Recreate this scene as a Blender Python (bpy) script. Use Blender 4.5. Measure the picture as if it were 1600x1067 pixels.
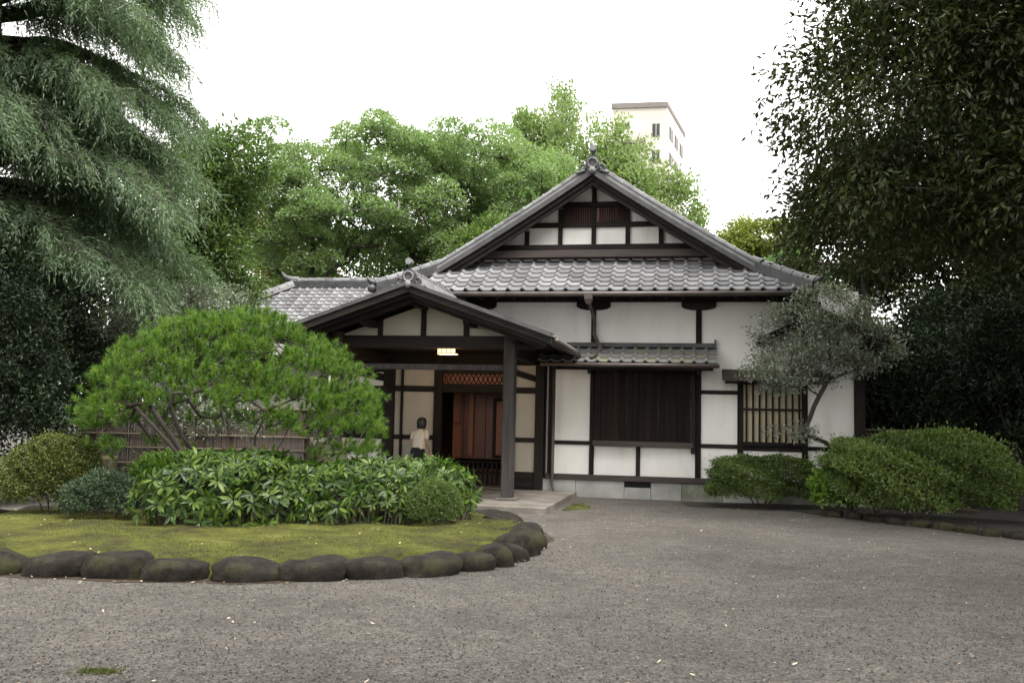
import bpy, math, random
import numpy as np
from mathutils import Matrix, Vector

for o in list(bpy.data.objects):
    bpy.data.objects.remove(o)
SC = bpy.context.scene
COL = SC.collection
R = math.radians

# ------------------------------------------------------------------ camera
cd = bpy.data.cameras.new('camera'); cam = bpy.data.objects.new('camera', cd); COL.objects.link(cam)
cd.sensor_width = 36.0; cd.lens = 33.75; cd.clip_start = 0.05; cd.clip_end = 3000
cam.matrix_world = Matrix.Translation((0, 0, 1.55)) @ (Matrix.Rotation(R(90 + 4.896), 4, 'X') @ Matrix.Rotation(R(1.35), 4, 'Z'))
SC.camera = cam

# ------------------------------------------------------------------ sky, sun, exposure
SUN_EL, SUN_AZ = R(60), R(142)            # azimuth from +Y towards +X
w = bpy.data.worlds.new('World'); SC.world = w; w.use_nodes = True
nt = w.node_tree; nt.nodes.clear()
sky = nt.nodes.new('ShaderNodeTexSky'); sky.sky_type = 'NISHITA'; sky.sun_disc = False
sky.sun_elevation = SUN_EL; sky.sun_rotation = SUN_AZ
sky.air_density = 1.0; sky.dust_density = 6.0; sky.ozone_density = 1.0
hs = nt.nodes.new('ShaderNodeHueSaturation'); hs.inputs['Saturation'].default_value = 0.08
mixc = nt.nodes.new('ShaderNodeMix'); mixc.data_type = 'RGBA'; mixc.inputs[0].default_value = 0.6
mixc.inputs[7].default_value = (9.35, 9.2, 8.9, 1)      # even cloud layer
bg = nt.nodes.new('ShaderNodeBackground'); bg.inputs['Strength'].default_value = 0.11
wo = nt.nodes.new('ShaderNodeOutputWorld')
nt.links.new(sky.outputs[0], hs.inputs['Color']); nt.links.new(hs.outputs[0], mixc.inputs[6])
nt.links.new(mixc.outputs[2], bg.inputs[0]); nt.links.new(bg.outputs[0], wo.inputs[0])

sl = bpy.data.lights.new('sun', 'SUN'); sl.energy = 1.4; sl.angle = R(28); sl.color = (1, .96, .9)
so = bpy.data.objects.new('sun', sl); COL.objects.link(so)
sd = Vector((math.sin(SUN_AZ) * math.cos(SUN_EL), math.cos(SUN_AZ) * math.cos(SUN_EL), math.sin(SUN_EL)))
so.rotation_euler = sd.to_track_quat('Z', 'Y').to_euler(); so.location = (0, 0, 40)

vs = SC.view_settings
vs.view_transform = 'Standard'; vs.look = 'None'; vs.gamma = 1.0; vs.use_curve_mapping = False
vs.exposure = 1.95
SC.cycles.max_bounces = 6; SC.cycles.diffuse_bounces = 4; SC.cycles.transmission_bounces = 4; SC.cycles.transparent_max_bounces = 4

# ------------------------------------------------------------------ materials
MATS = {}
def mat(name):
    m = bpy.data.materials.new(name); m.use_nodes = True
    n = m.node_tree.nodes; b = n['Principled BSDF']; MATS[name] = m
    return m, n, m.node_tree.links, b
def ramp(n, cols):
    r = n.new('ShaderNodeValToRGB'); e = r.color_ramp.elements
    while len(e) < len(cols): e.new(0.5)
    for k, (p, c) in enumerate(cols):
        e[k].position = p; e[k].color = (*c, 1)
    return r
def noise(n, l, scale, detail=4, vec=None, rough=.55):
    t = n.new('ShaderNodeTexNoise'); t.inputs['Scale'].default_value = scale; t.inputs['Detail'].default_value = detail
    t.inputs['Roughness'].default_value = rough
    if vec: l.new(vec, t.inputs['Vector'])
    return t
def coords(n, l, scale=(1, 1, 1), kind='Object'):
    c = n.new('ShaderNodeTexCoord'); mp = n.new('ShaderNodeMapping'); mp.inputs['Scale'].default_value = scale
    l.new(c.outputs[kind], mp.inputs['Vector']); return mp.outputs[0]
def bump(n, l, b, src, strength=.3, dist=.02):
    k = n.new('ShaderNodeBump'); k.inputs['Strength'].default_value = strength; k.inputs['Distance'].default_value = dist
    l.new(src, k.inputs['Height']); l.new(k.outputs[0], b.inputs['Normal']); return k
def surf(name, cols, scale=6, stretch=(1, 1, 1), rough=.7, bmp=.3, bdist=.01, detail=6, rnd=0.0, spec=.5):
    m, n, l, b = mat(name)
    v = coords(n, l, stretch); t = noise(n, l, scale, detail, v)
    r = ramp(n, cols); src = t.outputs['Fac']
    if rnd:
        oi = n.new('ShaderNodeObjectInfo'); a = n.new('ShaderNodeMath'); a.operation = 'MULTIPLY_ADD'
        a.inputs[1].default_value = rnd; l.new(oi.outputs['Random'], a.inputs[0])
        s = n.new('ShaderNodeMath'); s.operation = 'SUBTRACT'; l.new(src, s.inputs[0]); s.inputs[1].default_value = rnd / 2
        l.new(s.outputs[0], a.inputs[2]); src = a.outputs[0]
    l.new(src, r.inputs[0]); l.new(r.outputs[0], b.inputs['Base Color'])
    b.inputs['Roughness'].default_value = rough; b.inputs['Specular IOR Level'].default_value = spec
    if bmp: bump(n, l, b, t.outputs['Fac'], bmp, bdist)
    return m
surf('plaster', [(.22, (.62, .6, .55)), (.42, (.78, .765, .73)), (.7, (.83, .82, .79))], 2.2, (1.3, 1, .3), rough=.9, bmp=.1, spec=.2, detail=9)
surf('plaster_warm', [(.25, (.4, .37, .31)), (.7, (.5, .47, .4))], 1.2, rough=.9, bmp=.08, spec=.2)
surf('timber', [(.3, (.006, .005, .0045)), (.7, (.019, .0145, .012))], 9, (1, 1, .12), rough=.7, bmp=.3, rnd=.3, spec=.2)
surf('timber_h', [(.3, (.006, .005, .0045)), (.7, (.021, .016, .013))], 9, (.12, 1, 1), rough=.7, bmp=.3, rnd=.3, spec=.2)
surf('plank', [(.3, (.006, .0045, .004)), (.62, (.017, .01, .008)), (.8, (.05, .023, .013))], 7, (1.5, 1, .1), spec=.2, rough=.75, bmp=.35, rnd=.45)
surf('timber_grey', [(.3, (.02, .017, .016)), (.7, (.058, .049, .045))], 10, (1.5, 1.5, .1), rough=.8, bmp=.4)
surf('sill_wood', [(.3, (.02, .015, .013)), (.7, (.06, .045, .038))], 8, (.12, 1, 1), rough=.7, bmp=.3)
surf('red_wood', [(.3, (.06, .018, .011)), (.7, (.14, .04, .022))], 6, (1, 1, .15), rough=.45, bmp=.2)
surf('orange_panel', [(.3, (.15, .05, .022)), (.7, (.24, .085, .035))], 4, (1, 1, .3), rough=.5, bmp=.1)
surf('tile', [(.25, (.085, .085, .088)), (.5, (.145, .145, .149)), (.75, (.205, .205, .21))], 5, spec=.35, rough=.6, bmp=.15, rnd=.45)
surf('tile_dark', [(.3, (.03, .03, .032)), (.7, (.07, .07, .073))], 5, rough=.5, bmp=.15)
surf('tile_moss', [(.3, (.13, .13, .125)), (.5, (.15, .15, .145)), (.66, (.16, .165, .1)), (.85, (.17, .19, .05))], 5, rough=.6, bmp=.2, rnd=.3)
surf('copper', [(.3, (.035, .034, .034)), (.7, (.085, .082, .08))], 4, rough=.5, bmp=.1)
surf('pipe', [(.3, (.05, .04, .036)), (.7, (.1, .08, .07))], 4, rough=.45, bmp=.05)
surf('concrete', [(.25, (.12, .13, .085)), (.42, (.27, .27, .25)), (.7, (.4, .4, .385))], 1.4, rough=.9, bmp=.25, rnd=.35)
surf('slab_stone', [(.3, (.1, .088, .074)), (.55, (.18, .162, .14)), (.75, (.27, .247, .22))], 1.8, rough=.6, bmp=.25, detail=9)
surf('paper', [(.3, (.42, .36, .23)), (.7, (.52, .46, .33))], 1, rough=.9, bmp=0)
surf('bamboo', [(.3, (.03, .019, .011)), (.7, (.075, .049, .029))], 5, (3, 3, .2), rough=.6, bmp=.1, rnd=.3)
surf('bamboo_shaded', [(.3, (.035, .026, .016)), (.7, (.09, .07, .045))], 5, (3, 3, .2), rough=.8, bmp=.1)  # low fence canes: shade beneath the bush put into the bamboo colour
surf('bamboo_pale', [(.3, (.075, .06, .038)), (.7, (.14, .115, .075))], 5, (.3, 3, 3), rough=.55, bmp=.1)
surf('bark', [(.3, (.022, .017, .014)), (.7, (.075, .06, .05))], 12, (1, 1, .3), rough=.95, bmp=.8, bdist=.03)
surf('bark_moss', [(.3, (.025, .022, .013)), (.6, (.07, .062, .045)), (.75, (.06, .075, .03))], 6, (1, 1, .4), rough=.95, bmp=.8, bdist=.03)
surf('old_wood', [(.3, (.035, .032, .02)), (.5, (.09, .078, .055)), (.7, (.08, .09, .035))], 8, (2, 2, .25), rough=.95, bmp=.8, bdist=.03)
surf('cut_wood', [(.3, (.14, .12, .05)), (.7, (.27, .24, .13))], 9, rough=.9, bmp=.3)
surf('apartment', [(.3, (.4, .375, .33)), (.7, (.46, .435, .39))], .3, rough=.9, bmp=0)
surf('apartment_trim', [(.3, (.12, .105, .095)), (.7, (.16, .145, .13))], .5, rough=.8, bmp=0)
surf('window_dark', [(.3, (.02, .022, .024)), (.7, (.05, .055, .06))], .6, rough=.5, bmp=0, spec=.2)
surf('skin', [(.3, (.5, .3, .22)), (.7, (.56, .35, .26))], 8, rough=.6, bmp=0)
surf('hair', [(.3, (.008, .007, .006)), (.7, (.02, .017, .015))], 40, (1, 1, .1), rough=.45, bmp=.3)
surf('blouse', [(.3, (.6, .57, .48)), (.7, (.7, .67, .58))], 14, rough=.9, bmp=.4)
surf('dark_cloth', [(.3, (.008, .009, .012)), (.7, (.02, .021, .026))], 20, rough=.9, bmp=.3)
surf('paper_bag', [(.3, (.45, .38, .27)), (.7, (.55, .48, .36))], 10, rough=.9, bmp=.2)

m, n, l, b = mat('lamp_glass')
b.inputs['Base Color'].default_value = (.9, .8, .6, 1); b.inputs['Emission Color'].default_value = (1, .74, .4, 1); b.inputs['Emission Strength'].default_value = .5

def boulder_mat():
    m, n, l, b = mat('boulder')
    v = coords(n, l); t = noise(n, l, 7, 12, v, .7); t2 = noise(n, l, 3.2, 8, v, .65)
    r = ramp(n, [(.3, (.005, .004, .003)), (.48, (.016, .0126, .0094)), (.62, (.032, .026, .0195)), (.74, (.075, .064, .05))]); l.new(t.outputs[0], r.inputs[0])
    g = n.new('ShaderNodeNewGeometry'); sx = n.new('ShaderNodeSeparateXYZ'); l.new(g.outputs['Normal'], sx.inputs[0])
    a = n.new('ShaderNodeMath'); a.operation = 'MULTIPLY'; l.new(t2.outputs[0], a.inputs[0]); a.inputs[1].default_value = 1.0
    oi = n.new('ShaderNodeObjectInfo'); a2 = n.new('ShaderNodeMath'); a2.operation = 'MULTIPLY_ADD'; l.new(oi.outputs['Random'], a2.inputs[0]); a2.inputs[1].default_value = .22
    l.new(a.outputs[0], a2.inputs[2])
    rm = ramp(n, [(.62, (0, 0, 0)), (.8, (1, 1, 1))]); l.new(a2.outputs[0], rm.inputs[0])
    mx = n.new('ShaderNodeMix'); mx.data_type = 'RGBA'; l.new(rm.outputs[0], mx.inputs[0]); l.new(r.outputs[0], mx.inputs[6])
    mx.inputs[7].default_value = (.034, .034, .013, 1); l.new(mx.outputs[2], b.inputs['Base Color'])
    b.inputs['Roughness'].default_value = .9; b.inputs['Specular IOR Level'].default_value = .25
    bump(n, l, b, t.outputs[0], .9, .04)
boulder_mat()

def gravel_mat():
    m, n, l, b = mat('gravel')
    v = coords(n, l)
    vo = n.new('ShaderNodeTexVoronoi'); vo.inputs['Scale'].default_value = 50; l.new(v, vo.inputs['Vector'])
    vo2 = n.new('ShaderNodeTexVoronoi'); vo2.inputs['Scale'].default_value = 150; l.new(v, vo2.inputs['Vector'])
    sp = n.new('ShaderNodeSeparateColor'); l.new(vo.outputs['Color'], sp.inputs[0])
    r = ramp(n, [(0, (.015, .0145, .014)), (.45, (.075, .07, .066)), (.85, (.165, .157, .146)), (1, (.24, .226, .205))]); l.new(sp.outputs[0], r.inputs[0])
    sp2 = n.new('ShaderNodeSeparateColor'); l.new(vo2.outputs['Color'], sp2.inputs[0])
    r2 = ramp(n, [(0, (.02, .019, .018)), (.6, (.1, .095, .089)), (1, (.21, .2, .186))]); l.new(sp2.outputs[1], r2.inputs[0])
    mx = n.new('ShaderNodeMix'); mx.data_type = 'RGBA'; mx.inputs[0].default_value = .5; l.new(r.outputs[0], mx.inputs[6]); l.new(r2.outputs[0], mx.inputs[7])
    # damp, trodden and earthy patches
    t = noise(n, l, .55, 6, v, .62); rr = ramp(n, [(.35, (.72, .68, .62)), (.5, (.97, .925, .86)), (.68, (1.17, 1.105, 1.02))]); l.new(t.outputs[0], rr.inputs[0])
    mm = n.new('ShaderNodeMix'); mm.data_type = 'RGBA'; mm.blend_type = 'MULTIPLY'; mm.inputs[0].default_value = 1; l.new(mx.outputs[2], mm.inputs[6]); l.new(rr.outputs[0], mm.inputs[7])
    v3 = coords(n, l, (1, 1.3, 1)); t3 = noise(n, l, 3.3, 8, v3, .7); r3 = ramp(n, [(.4, (.8, .79, .78)), (.6, (1.08, 1.08, 1.07))]); l.new(t3.outputs[0], r3.inputs[0])
    m3 = n.new('ShaderNodeMix'); m3.data_type = 'RGBA'; m3.blend_type = 'MULTIPLY'; m3.inputs[0].default_value = 1; l.new(mm.outputs[2], m3.inputs[6]); l.new(r3.outputs[0], m3.inputs[7])
    t4 = noise(n, l, .9, 5, coords(n, l, (1, 1.6, 1)), .6); r4 = ramp(n, [(.62, (0, 0, 0)), (.74, (.5, .5, .5))]); l.new(t4.outputs[0], r4.inputs[0])
    m4 = n.new('ShaderNodeMix'); m4.data_type = 'RGBA'; l.new(r4.outputs[0], m4.inputs[0]); l.new(m3.outputs[2], m4.inputs[6]); m4.inputs[7].default_value = (.15, .105, .075, 1)
    l.new(m4.outputs[2], b.inputs['Base Color']); b.inputs['Roughness'].default_value = .85
    ad = n.new('ShaderNodeMath'); ad.operation = 'ADD'; l.new(vo.outputs['Distance'], ad.inputs[0]); l.new(t3.outputs[0], ad.inputs[1])
    k = bump(n, l, b, ad.outputs[0], .9, .018); k.invert = True
gravel_mat()

def moss_mat():
    m, n, l, b = mat('moss')
    v = coords(n, l); t = noise(n, l, 1.5, 9, v, .72); t2 = noise(n, l, 30, 6, v)
    r = ramp(n, [(.34, (.026, .02, .011)), (.46, (.052, .053, .013)), (.57, (.084, .091, .015)), (.72, (.145, .138, .048))]); l.new(t.outputs[0], r.inputs[0])
    r2 = ramp(n, [(.3, (.55, .55, .5)), (.6, (1.15, 1.15, 1.1))]); l.new(t2.outputs[0], r2.inputs[0])
    mm = n.new('ShaderNodeMix'); mm.data_type = 'RGBA'; mm.blend_type = 'MULTIPLY'; mm.inputs[0].default_value = 1; l.new(r.outputs[0], mm.inputs[6]); l.new(r2.outputs[0], mm.inputs[7])
    l.new(mm.outputs[2], b.inputs['Base Color']); b.inputs['Roughness'].default_value = .95; b.inputs['Specular IOR Level'].default_value = .2
    bump(n, l, b, t2.outputs[0], .8, .03)
moss_mat()
surf('soil_edge', [(.3, (.03, .022, .015)), (.55, (.06, .046, .033)), (.75, (.075, .07, .045))], 7, rough=.95, bmp=.6, bdist=.02, detail=10, spec=.2)
surf('soil', [(.3, (.012, .012, .007)), (.6, (.035, .03, .02)), (.8, (.04, .05, .018))], 3, rough=.95, bmp=.6, bdist=.04)

def leaf_mat(name, cols, rough=.5, trans=.3, tcol=None, spec=.5):
    m, n, l, b = mat(name)
    a = n.new('ShaderNodeAttribute'); a.attribute_name = 'rnd'
    oi = n.new('ShaderNodeObjectInfo'); ad = n.new('ShaderNodeMath'); ad.operation = 'ADD'
    l.new(a.outputs['Fac'], ad.inputs[0])
    mu = n.new('ShaderNodeMath'); mu.operation = 'MULTIPLY'; mu.inputs[1].default_value = .12; l.new(oi.outputs['Random'], mu.inputs[0])
    l.new(mu.outputs[0], ad.inputs[1])
    r = ramp(n, cols); l.new(ad.outputs[0], r.inputs[0]); l.new(r.outputs[0], b.inputs['Base Color'])
    b.inputs['Roughness'].default_value = rough; b.inputs['Specular IOR Level'].default_value = spec
    if trans:
        t = n.new('ShaderNodeBsdfTranslucent'); g = n.new('ShaderNodeMix'); g.data_type = 'RGBA'; g.blend_type = 'MULTIPLY'; g.inputs[0].default_value = 1
        l.new(r.outputs[0], g.inputs[6]); g.inputs[7].default_value = (1.3, 1.6, .75, 1); l.new(g.outputs[2], t.inputs[0])
        ms = n.new('ShaderNodeMixShader'); ms.inputs[0].default_value = trans
        l.new(b.outputs[0], ms.inputs[1]); l.new(t.outputs[0], ms.inputs[2]); l.new(ms.outputs[0], n['Material Output'].inputs[0])
    return m
leaf_mat('leaf_cedar', [(0, (.034, .055, .022)), (.5, (.08, .122, .062)), (1, (.155, .21, .135))], .65, .3, spec=.25)
leaf_mat('leaf_pine', [(0, (.026, .056, .008)), (.5, (.075, .145, .016)), (1, (.16, .25, .03))], .5, .35)
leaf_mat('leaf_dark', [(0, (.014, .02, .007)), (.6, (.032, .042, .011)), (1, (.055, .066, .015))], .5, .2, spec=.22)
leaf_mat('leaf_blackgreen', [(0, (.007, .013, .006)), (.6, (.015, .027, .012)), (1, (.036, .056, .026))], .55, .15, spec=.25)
leaf_mat('leaf_silver', [(0, (.07, .085, .06)), (.5, (.15, .17, .13)), (1, (.28, .3, .25))], .28, .25, spec=.8)
leaf_mat('leaf_maple', [(0, (.085, .125, .055)), (.5, (.138, .19, .085)), (1, (.205, .26, .125))], .5, .48)
leaf_mat('leaf_ginkgo', [(0, (.1, .14, .05)), (.5, (.16, .21, .08)), (1, (.23, .28, .12))], .5, .45)
leaf_mat('leaf_mid', [(0, (.035, .06, .016)), (.5, (.07, .11, .03)), (1, (.14, .19, .06))], .45, .4)
leaf_mat('leaf_bright', [(0, (.05, .1, .012)), (.5, (.1, .18, .022)), (1, (.2, .3, .05))], .45, .35)
leaf_mat('leaf_bush', [(0, (.035, .06, .014)), (.5, (.08, .122, .028)), (1, (.165, .225, .06))], .42, .35)
leaf_mat('leaf_azalea', [(0, (.03, .048, .01)), (.5, (.07, .088, .016)), (.92, (.13, .14, .022)), (1, (.17, .11, .03))], .5, .25)
leaf_mat('leaf_juniper', [(0, (.014, .03, .014)), (.5, (.03, .055, .024)), (1, (.06, .095, .04))], .6, .1)
leaf_mat('leaf_broad', [(0, (.012, .03, .007)), (.5, (.04, .082, .011)), (1, (.14, .205, .03))], .4, .3, spec=.35)
leaf_mat('leaf_olive', [(0, (.08, .095, .015)), (.5, (.14, .16, .03)), (1, (.22, .23, .05))], .5, .35)
leaf_mat('leaf_teal', [(0, (.04, .08, .03)), (.5, (.085, .145, .06)), (1, (.15, .22, .1))], .5, .3)
leaf_mat('leaf_red', [(0, (.15, .03, .03)), (.5, (.25, .06, .05)), (1, (.33, .14, .08))], .5, .35)
leaf_mat('leaf_dry', [(0, (.16, .07, .035)), (.4, (.36, .25, .15)), (1, (.62, .52, .38))], .7, .1)
leaf_mat('pebble', [(0, (.02, .019, .018)), (.5, (.065, .062, .058)), (.9, (.115, .109, .1)), (1, (.2, .187, .167))], .85, 0)
leaf_mat('grass', [(0, (.05, .055, .01)), (.5, (.084, .093, .015)), (1, (.155, .15, .045))], .6, .3)

# ------------------------------------------------------------------ mesh helpers
def mesh(name, V, F, rnd=None, smooth=False):
    """V (n,3); F = list of (m,k) int arrays (k = verts per face)"""
    me = bpy.data.meshes.new(name)
    V = np.asarray(V, np.float32); me.vertices.add(len(V)); me.vertices.foreach_set('co', V.ravel())
    F = [np.asarray(f, np.int32) for f in F if len(f)]
    idx = np.concatenate([f.ravel() for f in F]); tot = np.concatenate([np.full(len(f), f.shape[1], np.int32) for f in F])
    start = np.concatenate([[0], np.cumsum(tot)[:-1]]).astype(np.int32)
    me.loops.add(len(idx)); me.loops.foreach_set('vertex_index', idx)
    me.polygons.add(len(tot)); me.polygons.foreach_set('loop_start', start)
    me.polygons.foreach_set('use_smooth', np.full(len(tot), bool(smooth)))
    me.update(calc_edges=True)
    if rnd is not None:
        at = me.attributes.new('rnd', 'FLOAT', 'FACE'); at.data.foreach_set('value', np.asarray(rnd, np.float32))
    return me
def obj(name, me, m, parent=None, loc=None, rot=None, mw=None):
    o = bpy.data.objects.new(name, me); COL.objects.link(o)
    if m and not me.materials: me.materials.append(MATS[m])
    if parent: o.parent = parent
    if loc is not None: o.location = loc
    if rot is not None: o.rotation_euler = rot
    if mw is not None: o.matrix_local = mw
    return o
def tag(o, label=None, cat=None, group=None, kind=None):
    if label: o['label'] = label
    if cat: o['category'] = cat
    if group: o['group'] = group
    if kind: o['kind'] = kind
    return o
def empty(name, loc=(0, 0, 0), rz=0):
    o = bpy.data.objects.new(name, None); COL.objects.link(o); o.location = loc; o.rotation_euler = (0, 0, rz); o.empty_display_size = .2
    return o
class MB:
    def __init__(s): s.v = []; s.f3 = []; s.f4 = []; s.n = 0
    def add(s, V, F):
        V = np.asarray(V, float); s.v.append(V)
        for f in F:
            f = [i + s.n for i in f]
            if len(f) == 3: s.f3.append(f)
            elif len(f) == 4: s.f4.append(f)
            else:
                for k in range(1, len(f) - 1): s.f3.append([f[0], f[k], f[k + 1]])
        s.n += len(V); return s
    def box(s, a, b, bev=0):
        x0, y0, z0 = a; x1, y1, z1 = b
        if bev <= 0:
            V = [(x0, y0, z0), (x1, y0, z0), (x1, y1, z0), (x0, y1, z0), (x0, y0, z1), (x1, y0, z1), (x1, y1, z1), (x0, y1, z1)]
            return s.add(V, [(3, 2, 1, 0), (4, 5, 6, 7), (0, 1, 5, 4), (1, 2, 6, 5), (2, 3, 7, 6), (3, 0, 4, 7)])
        d = bev; V = []
        for X, Y, Z, sx, sy, sz in [(x0, y0, z0, 1, 1, 1), (x1, y0, z0, -1, 1, 1), (x1, y1, z0, -1, -1, 1), (x0, y1, z0, 1, -1, 1), (x0, y0, z1, 1, 1, -1), (x1, y0, z1, -1, 1, -1), (x1, y1, z1, -1, -1, -1), (x0, y1, z1, 1, -1, -1)]:
            V += [(X, Y + sy * d, Z + sz * d), (X + sx * d, Y, Z + sz * d), (X + sx * d, Y + sy * d, Z)]
        F = []
        q = lambda c, k: c * 3 + k
        for fc, k in [((3, 2, 1, 0), 2), ((4, 5, 6, 7), 2), ((0, 1, 5, 4), 1), ((2, 3, 7, 6), 1), ((1, 2, 6, 5), 0), ((3, 0, 4, 7), 0)]: F.append([q(c, k) for c in fc])
        for a_, b_, k1, k2 in [(0, 1, 1, 2), (1, 2, 0, 2), (2, 3, 1, 2), (3, 0, 0, 2), (5, 4, 1, 2), (6, 5, 0, 2), (7, 6, 1, 2), (4, 7, 0, 2), (4, 0, 0, 1), (1, 5, 0, 1), (6, 2, 0, 1), (3, 7, 0, 1)]:
            F.append([q(a_, k1), q(b_, k1), q(b_, k2), q(a_, k2)])
        for c in range(8): F.append([q(c, 0), q(c, 1), q(c, 2)])
        return s.add(V, F)
    def tube(s, P, rad, sides=6, cap=True):
        V, F = tube_arr(P, rad, sides); s.add(V, F.tolist())
        if cap:
            s.f3 += [[s.n - sides, s.n - sides + k, s.n - sides + k + 1] for k in range(1, sides - 1)]
            b0 = s.n - len(V); s.f3 += [[b0, b0 + k + 1, b0 + k] for k in range(1, sides - 1)]
        return s
    def loft(s, rings, cap=True):
        k = len(rings[0]); V = np.concatenate([np.asarray(r, float) for r in rings]); F = []
        for i in range(len(rings) - 1):
            for j in range(k): F.append((i * k + j, i * k + (j + 1) % k, (i + 1) * k + (j + 1) % k, (i + 1) * k + j))
        if cap: F.append(list(range(k))[::-1]); F.append([(len(rings) - 1) * k + j for j in range(k)])
        return s.add(V, F)
    def prism(s, poly, y0, y1):
        """polygon in x,z extruded along y"""
        return s.loft([[(x, y0, z) for x, z in poly], [(x, y1, z) for x, z in poly]])
    def sphere(s, c, r, nu=12, nv=7):
        r = (r, r, r) if np.isscalar(r) else r
        rings = []
        for i in range(nv + 1):
            a = math.pi * i / nv - math.pi / 2; rr = max(math.cos(a), .02)
            rings.append([(c[0] + r[0] * rr * math.cos(t), c[1] + r[1] * rr * math.sin(t), c[2] + r[2] * math.sin(a)) for t in np.linspace(0, 2 * math.pi, nu, endpoint=False)])
        return s.loft(rings)
    def mesh(s, name, smooth=False): return mesh(name, np.concatenate(s.v), [np.array(s.f3, int).reshape(-1, 3), np.array(s.f4, int).reshape(-1, 4)], None, smooth)
    def build(s, name, m, parent=None, smooth=False, **k): return obj(name, s.mesh(name, smooth), m, parent, **k)
def tube_arr(P, rad, sides=6):
    P = np.asarray(P, float); n = len(P); rad = np.broadcast_to(np.asarray(rad, float), (n,))
    T = np.gradient(P, axis=0); T /= np.linalg.norm(T, axis=1, keepdims=True) + 1e-9
    up = np.array([0, 0, 1.]) if abs(T[0, 2]) < .9 else np.array([1., 0, 0])
    V = np.zeros((n, sides, 3)); an = np.arange(sides) * 2 * math.pi / sides
    x = np.cross(up, T[0]); x /= np.linalg.norm(x)
    for i in range(n):
        x = x - T[i] * (x @ T[i]); x /= np.linalg.norm(x) + 1e-9; y = np.cross(T[i], x)
        V[i] = P[i] + rad[i] * (np.cos(an)[:, None] * x + np.sin(an)[:, None] * y)
    i, j = np.meshgrid(np.arange(n - 1), np.arange(sides), indexing='ij')
    F = np.stack([i * sides + j, i * sides + (j + 1) % sides, (i + 1) * sides + (j + 1) % sides, (i + 1) * sides + j], -1).reshape(-1, 4)
    return V.reshape(-1, 3), F
def box(name, a, b, m, parent, bev=.006): return MB().box(a, b, bev).build(name, m, parent)

# ------------------------------------------------------------------ ground
def sheet(name, x0, x1, y0, y1, z, m):
    return tag(obj(name, mesh(name, [(x0, y0, z), (x1, y0, z), (x1, y1, z), (x0, y1, z)], [np.array([[0, 1, 2, 3]])]), m), kind='structure')
sheet('gravel_ground', -400, 400, -200, 900, 0, 'gravel')
# ------------------------------------------------------------------ the house (local x = along the front, y = into the house)
HO, HT = Vector((4.033, 20.659, 0)), R(-11)
house = empty('house', HO, HT)
tag(house, 'white plastered timber house with grey tiled hip and gable roof and entrance porch', 'house')
def T(a, b, name='beam', m=None, parent=None, bev=.008):
    dx, dz = b[0] - a[0], b[2] - a[2]
    return box(name, a, b, m or ('timber' if dz > dx else 'timber_h'), parent or house, bev)
def panel(u0, u1, z0, z1, v=0., m='plaster'): return box('plaster_panel', (u0, v, z0), (u1, v + .05, z1), m, house, .004)
# body behind the visible skin
box('wall', (-3.3, .06, .30), (3.3, .2, 4.5), 'plaster', house, 0)
box('wall', (3.2, .21, 0), (3.38, 9, 4.2), 'plaster', house, 0)
box('wall', (-6.6, 8.8, 0), (3.19, 9, 4.6), 'plaster', house, 0)
box('wall', (-6.6, 4.3, 0), (-6.4, 8.79, 4.6), 'plaster', house, 0)
# plinth blocks
ed = [-3.36, -2.62, -1.56, -.99, -.34, .52, 1.42, 2.4, 3.42]
for a, b_ in zip(ed[:-1], ed[1:]):
    if a == -1.56:
        box('plinth_block', (a + .003, -.03, -.05), (b_ - .003, .25, .24), 'concrete', house, .008)
        box('vent_back', (a + .003, .03, .24), (b_ - .003, .1, .37), 'window_dark', house, 0)
        for k in range(14): box('vent_bar', (a + .03 + k * .038, -.02, .242), (a + .043 + k * .038, 0, .368), 'timber', house, 0)
        box('vent_frame', (a, -.035, .35), (b_, .02, .371), 'timber', house, 0)
    else: box('plinth_block', (a + .003, -.03, -.05), (b_ - .003, .25, .368), 'concrete', house, .008)
T((-3.28, -.07, .37), (3.42, .055, .49), 'sill_beam', 'sill_wood')
# posts
for u, w_, z0, z1 in [(-3.2, .1, .49, 3.0), (-2.28, .1, .49, 4.27), (-1.27, .09, .49, 1.12), (0, .12, .49, 4.27), (.88, .12, .49, 2.6), (2.2, .12, .49, 4.27), (3.3, .22, .49, 3.4), (-4.85, .12, 2.9, 4.27)]:
    T((u - w_ / 2, -.05, z0), (u + w_ / 2, .055, z1), 'post')
# rails
for u0, u1, z0, z1 in [(-3.15, -2.33, 1.13, 1.215), (.06, .82, 1.135, 1.22), (.94, 2.14, 1.1, 1.2), (2.26, 3.19, 1.135, 1.22), (.06, .82, 2.28, 2.365), (-3.15, -2.33, 2.775, 2.95)]:
    T((u0, -.035, z0), (u1, .055, z1), 'rail')
for a in [(-3.15, -2.33, .49, 1.13), (-2.23, -1.315, .49, 1.12), (-1.225, -.06, .49, 1.12), (.06, .82, .49, 1.135), (.94, 2.14, .49, 1.1), (2.26, 3.19, .49, 1.135),
          (-3.15, -2.33, 1.215, 2.775), (.06, .82, 1.22, 2.28), (.06, .82, 2.365, 2.62), (2.26, 3.19, 1.22, 3.4),
          (-4.79, -2.33, 3.0, 4.27), (-2.23, -.06, 3.2, 4.27), (.06, 2.14, 2.62, 4.27), (-6.5, -4.91, 3.0, 4.27)]: panel(*a)
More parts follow.
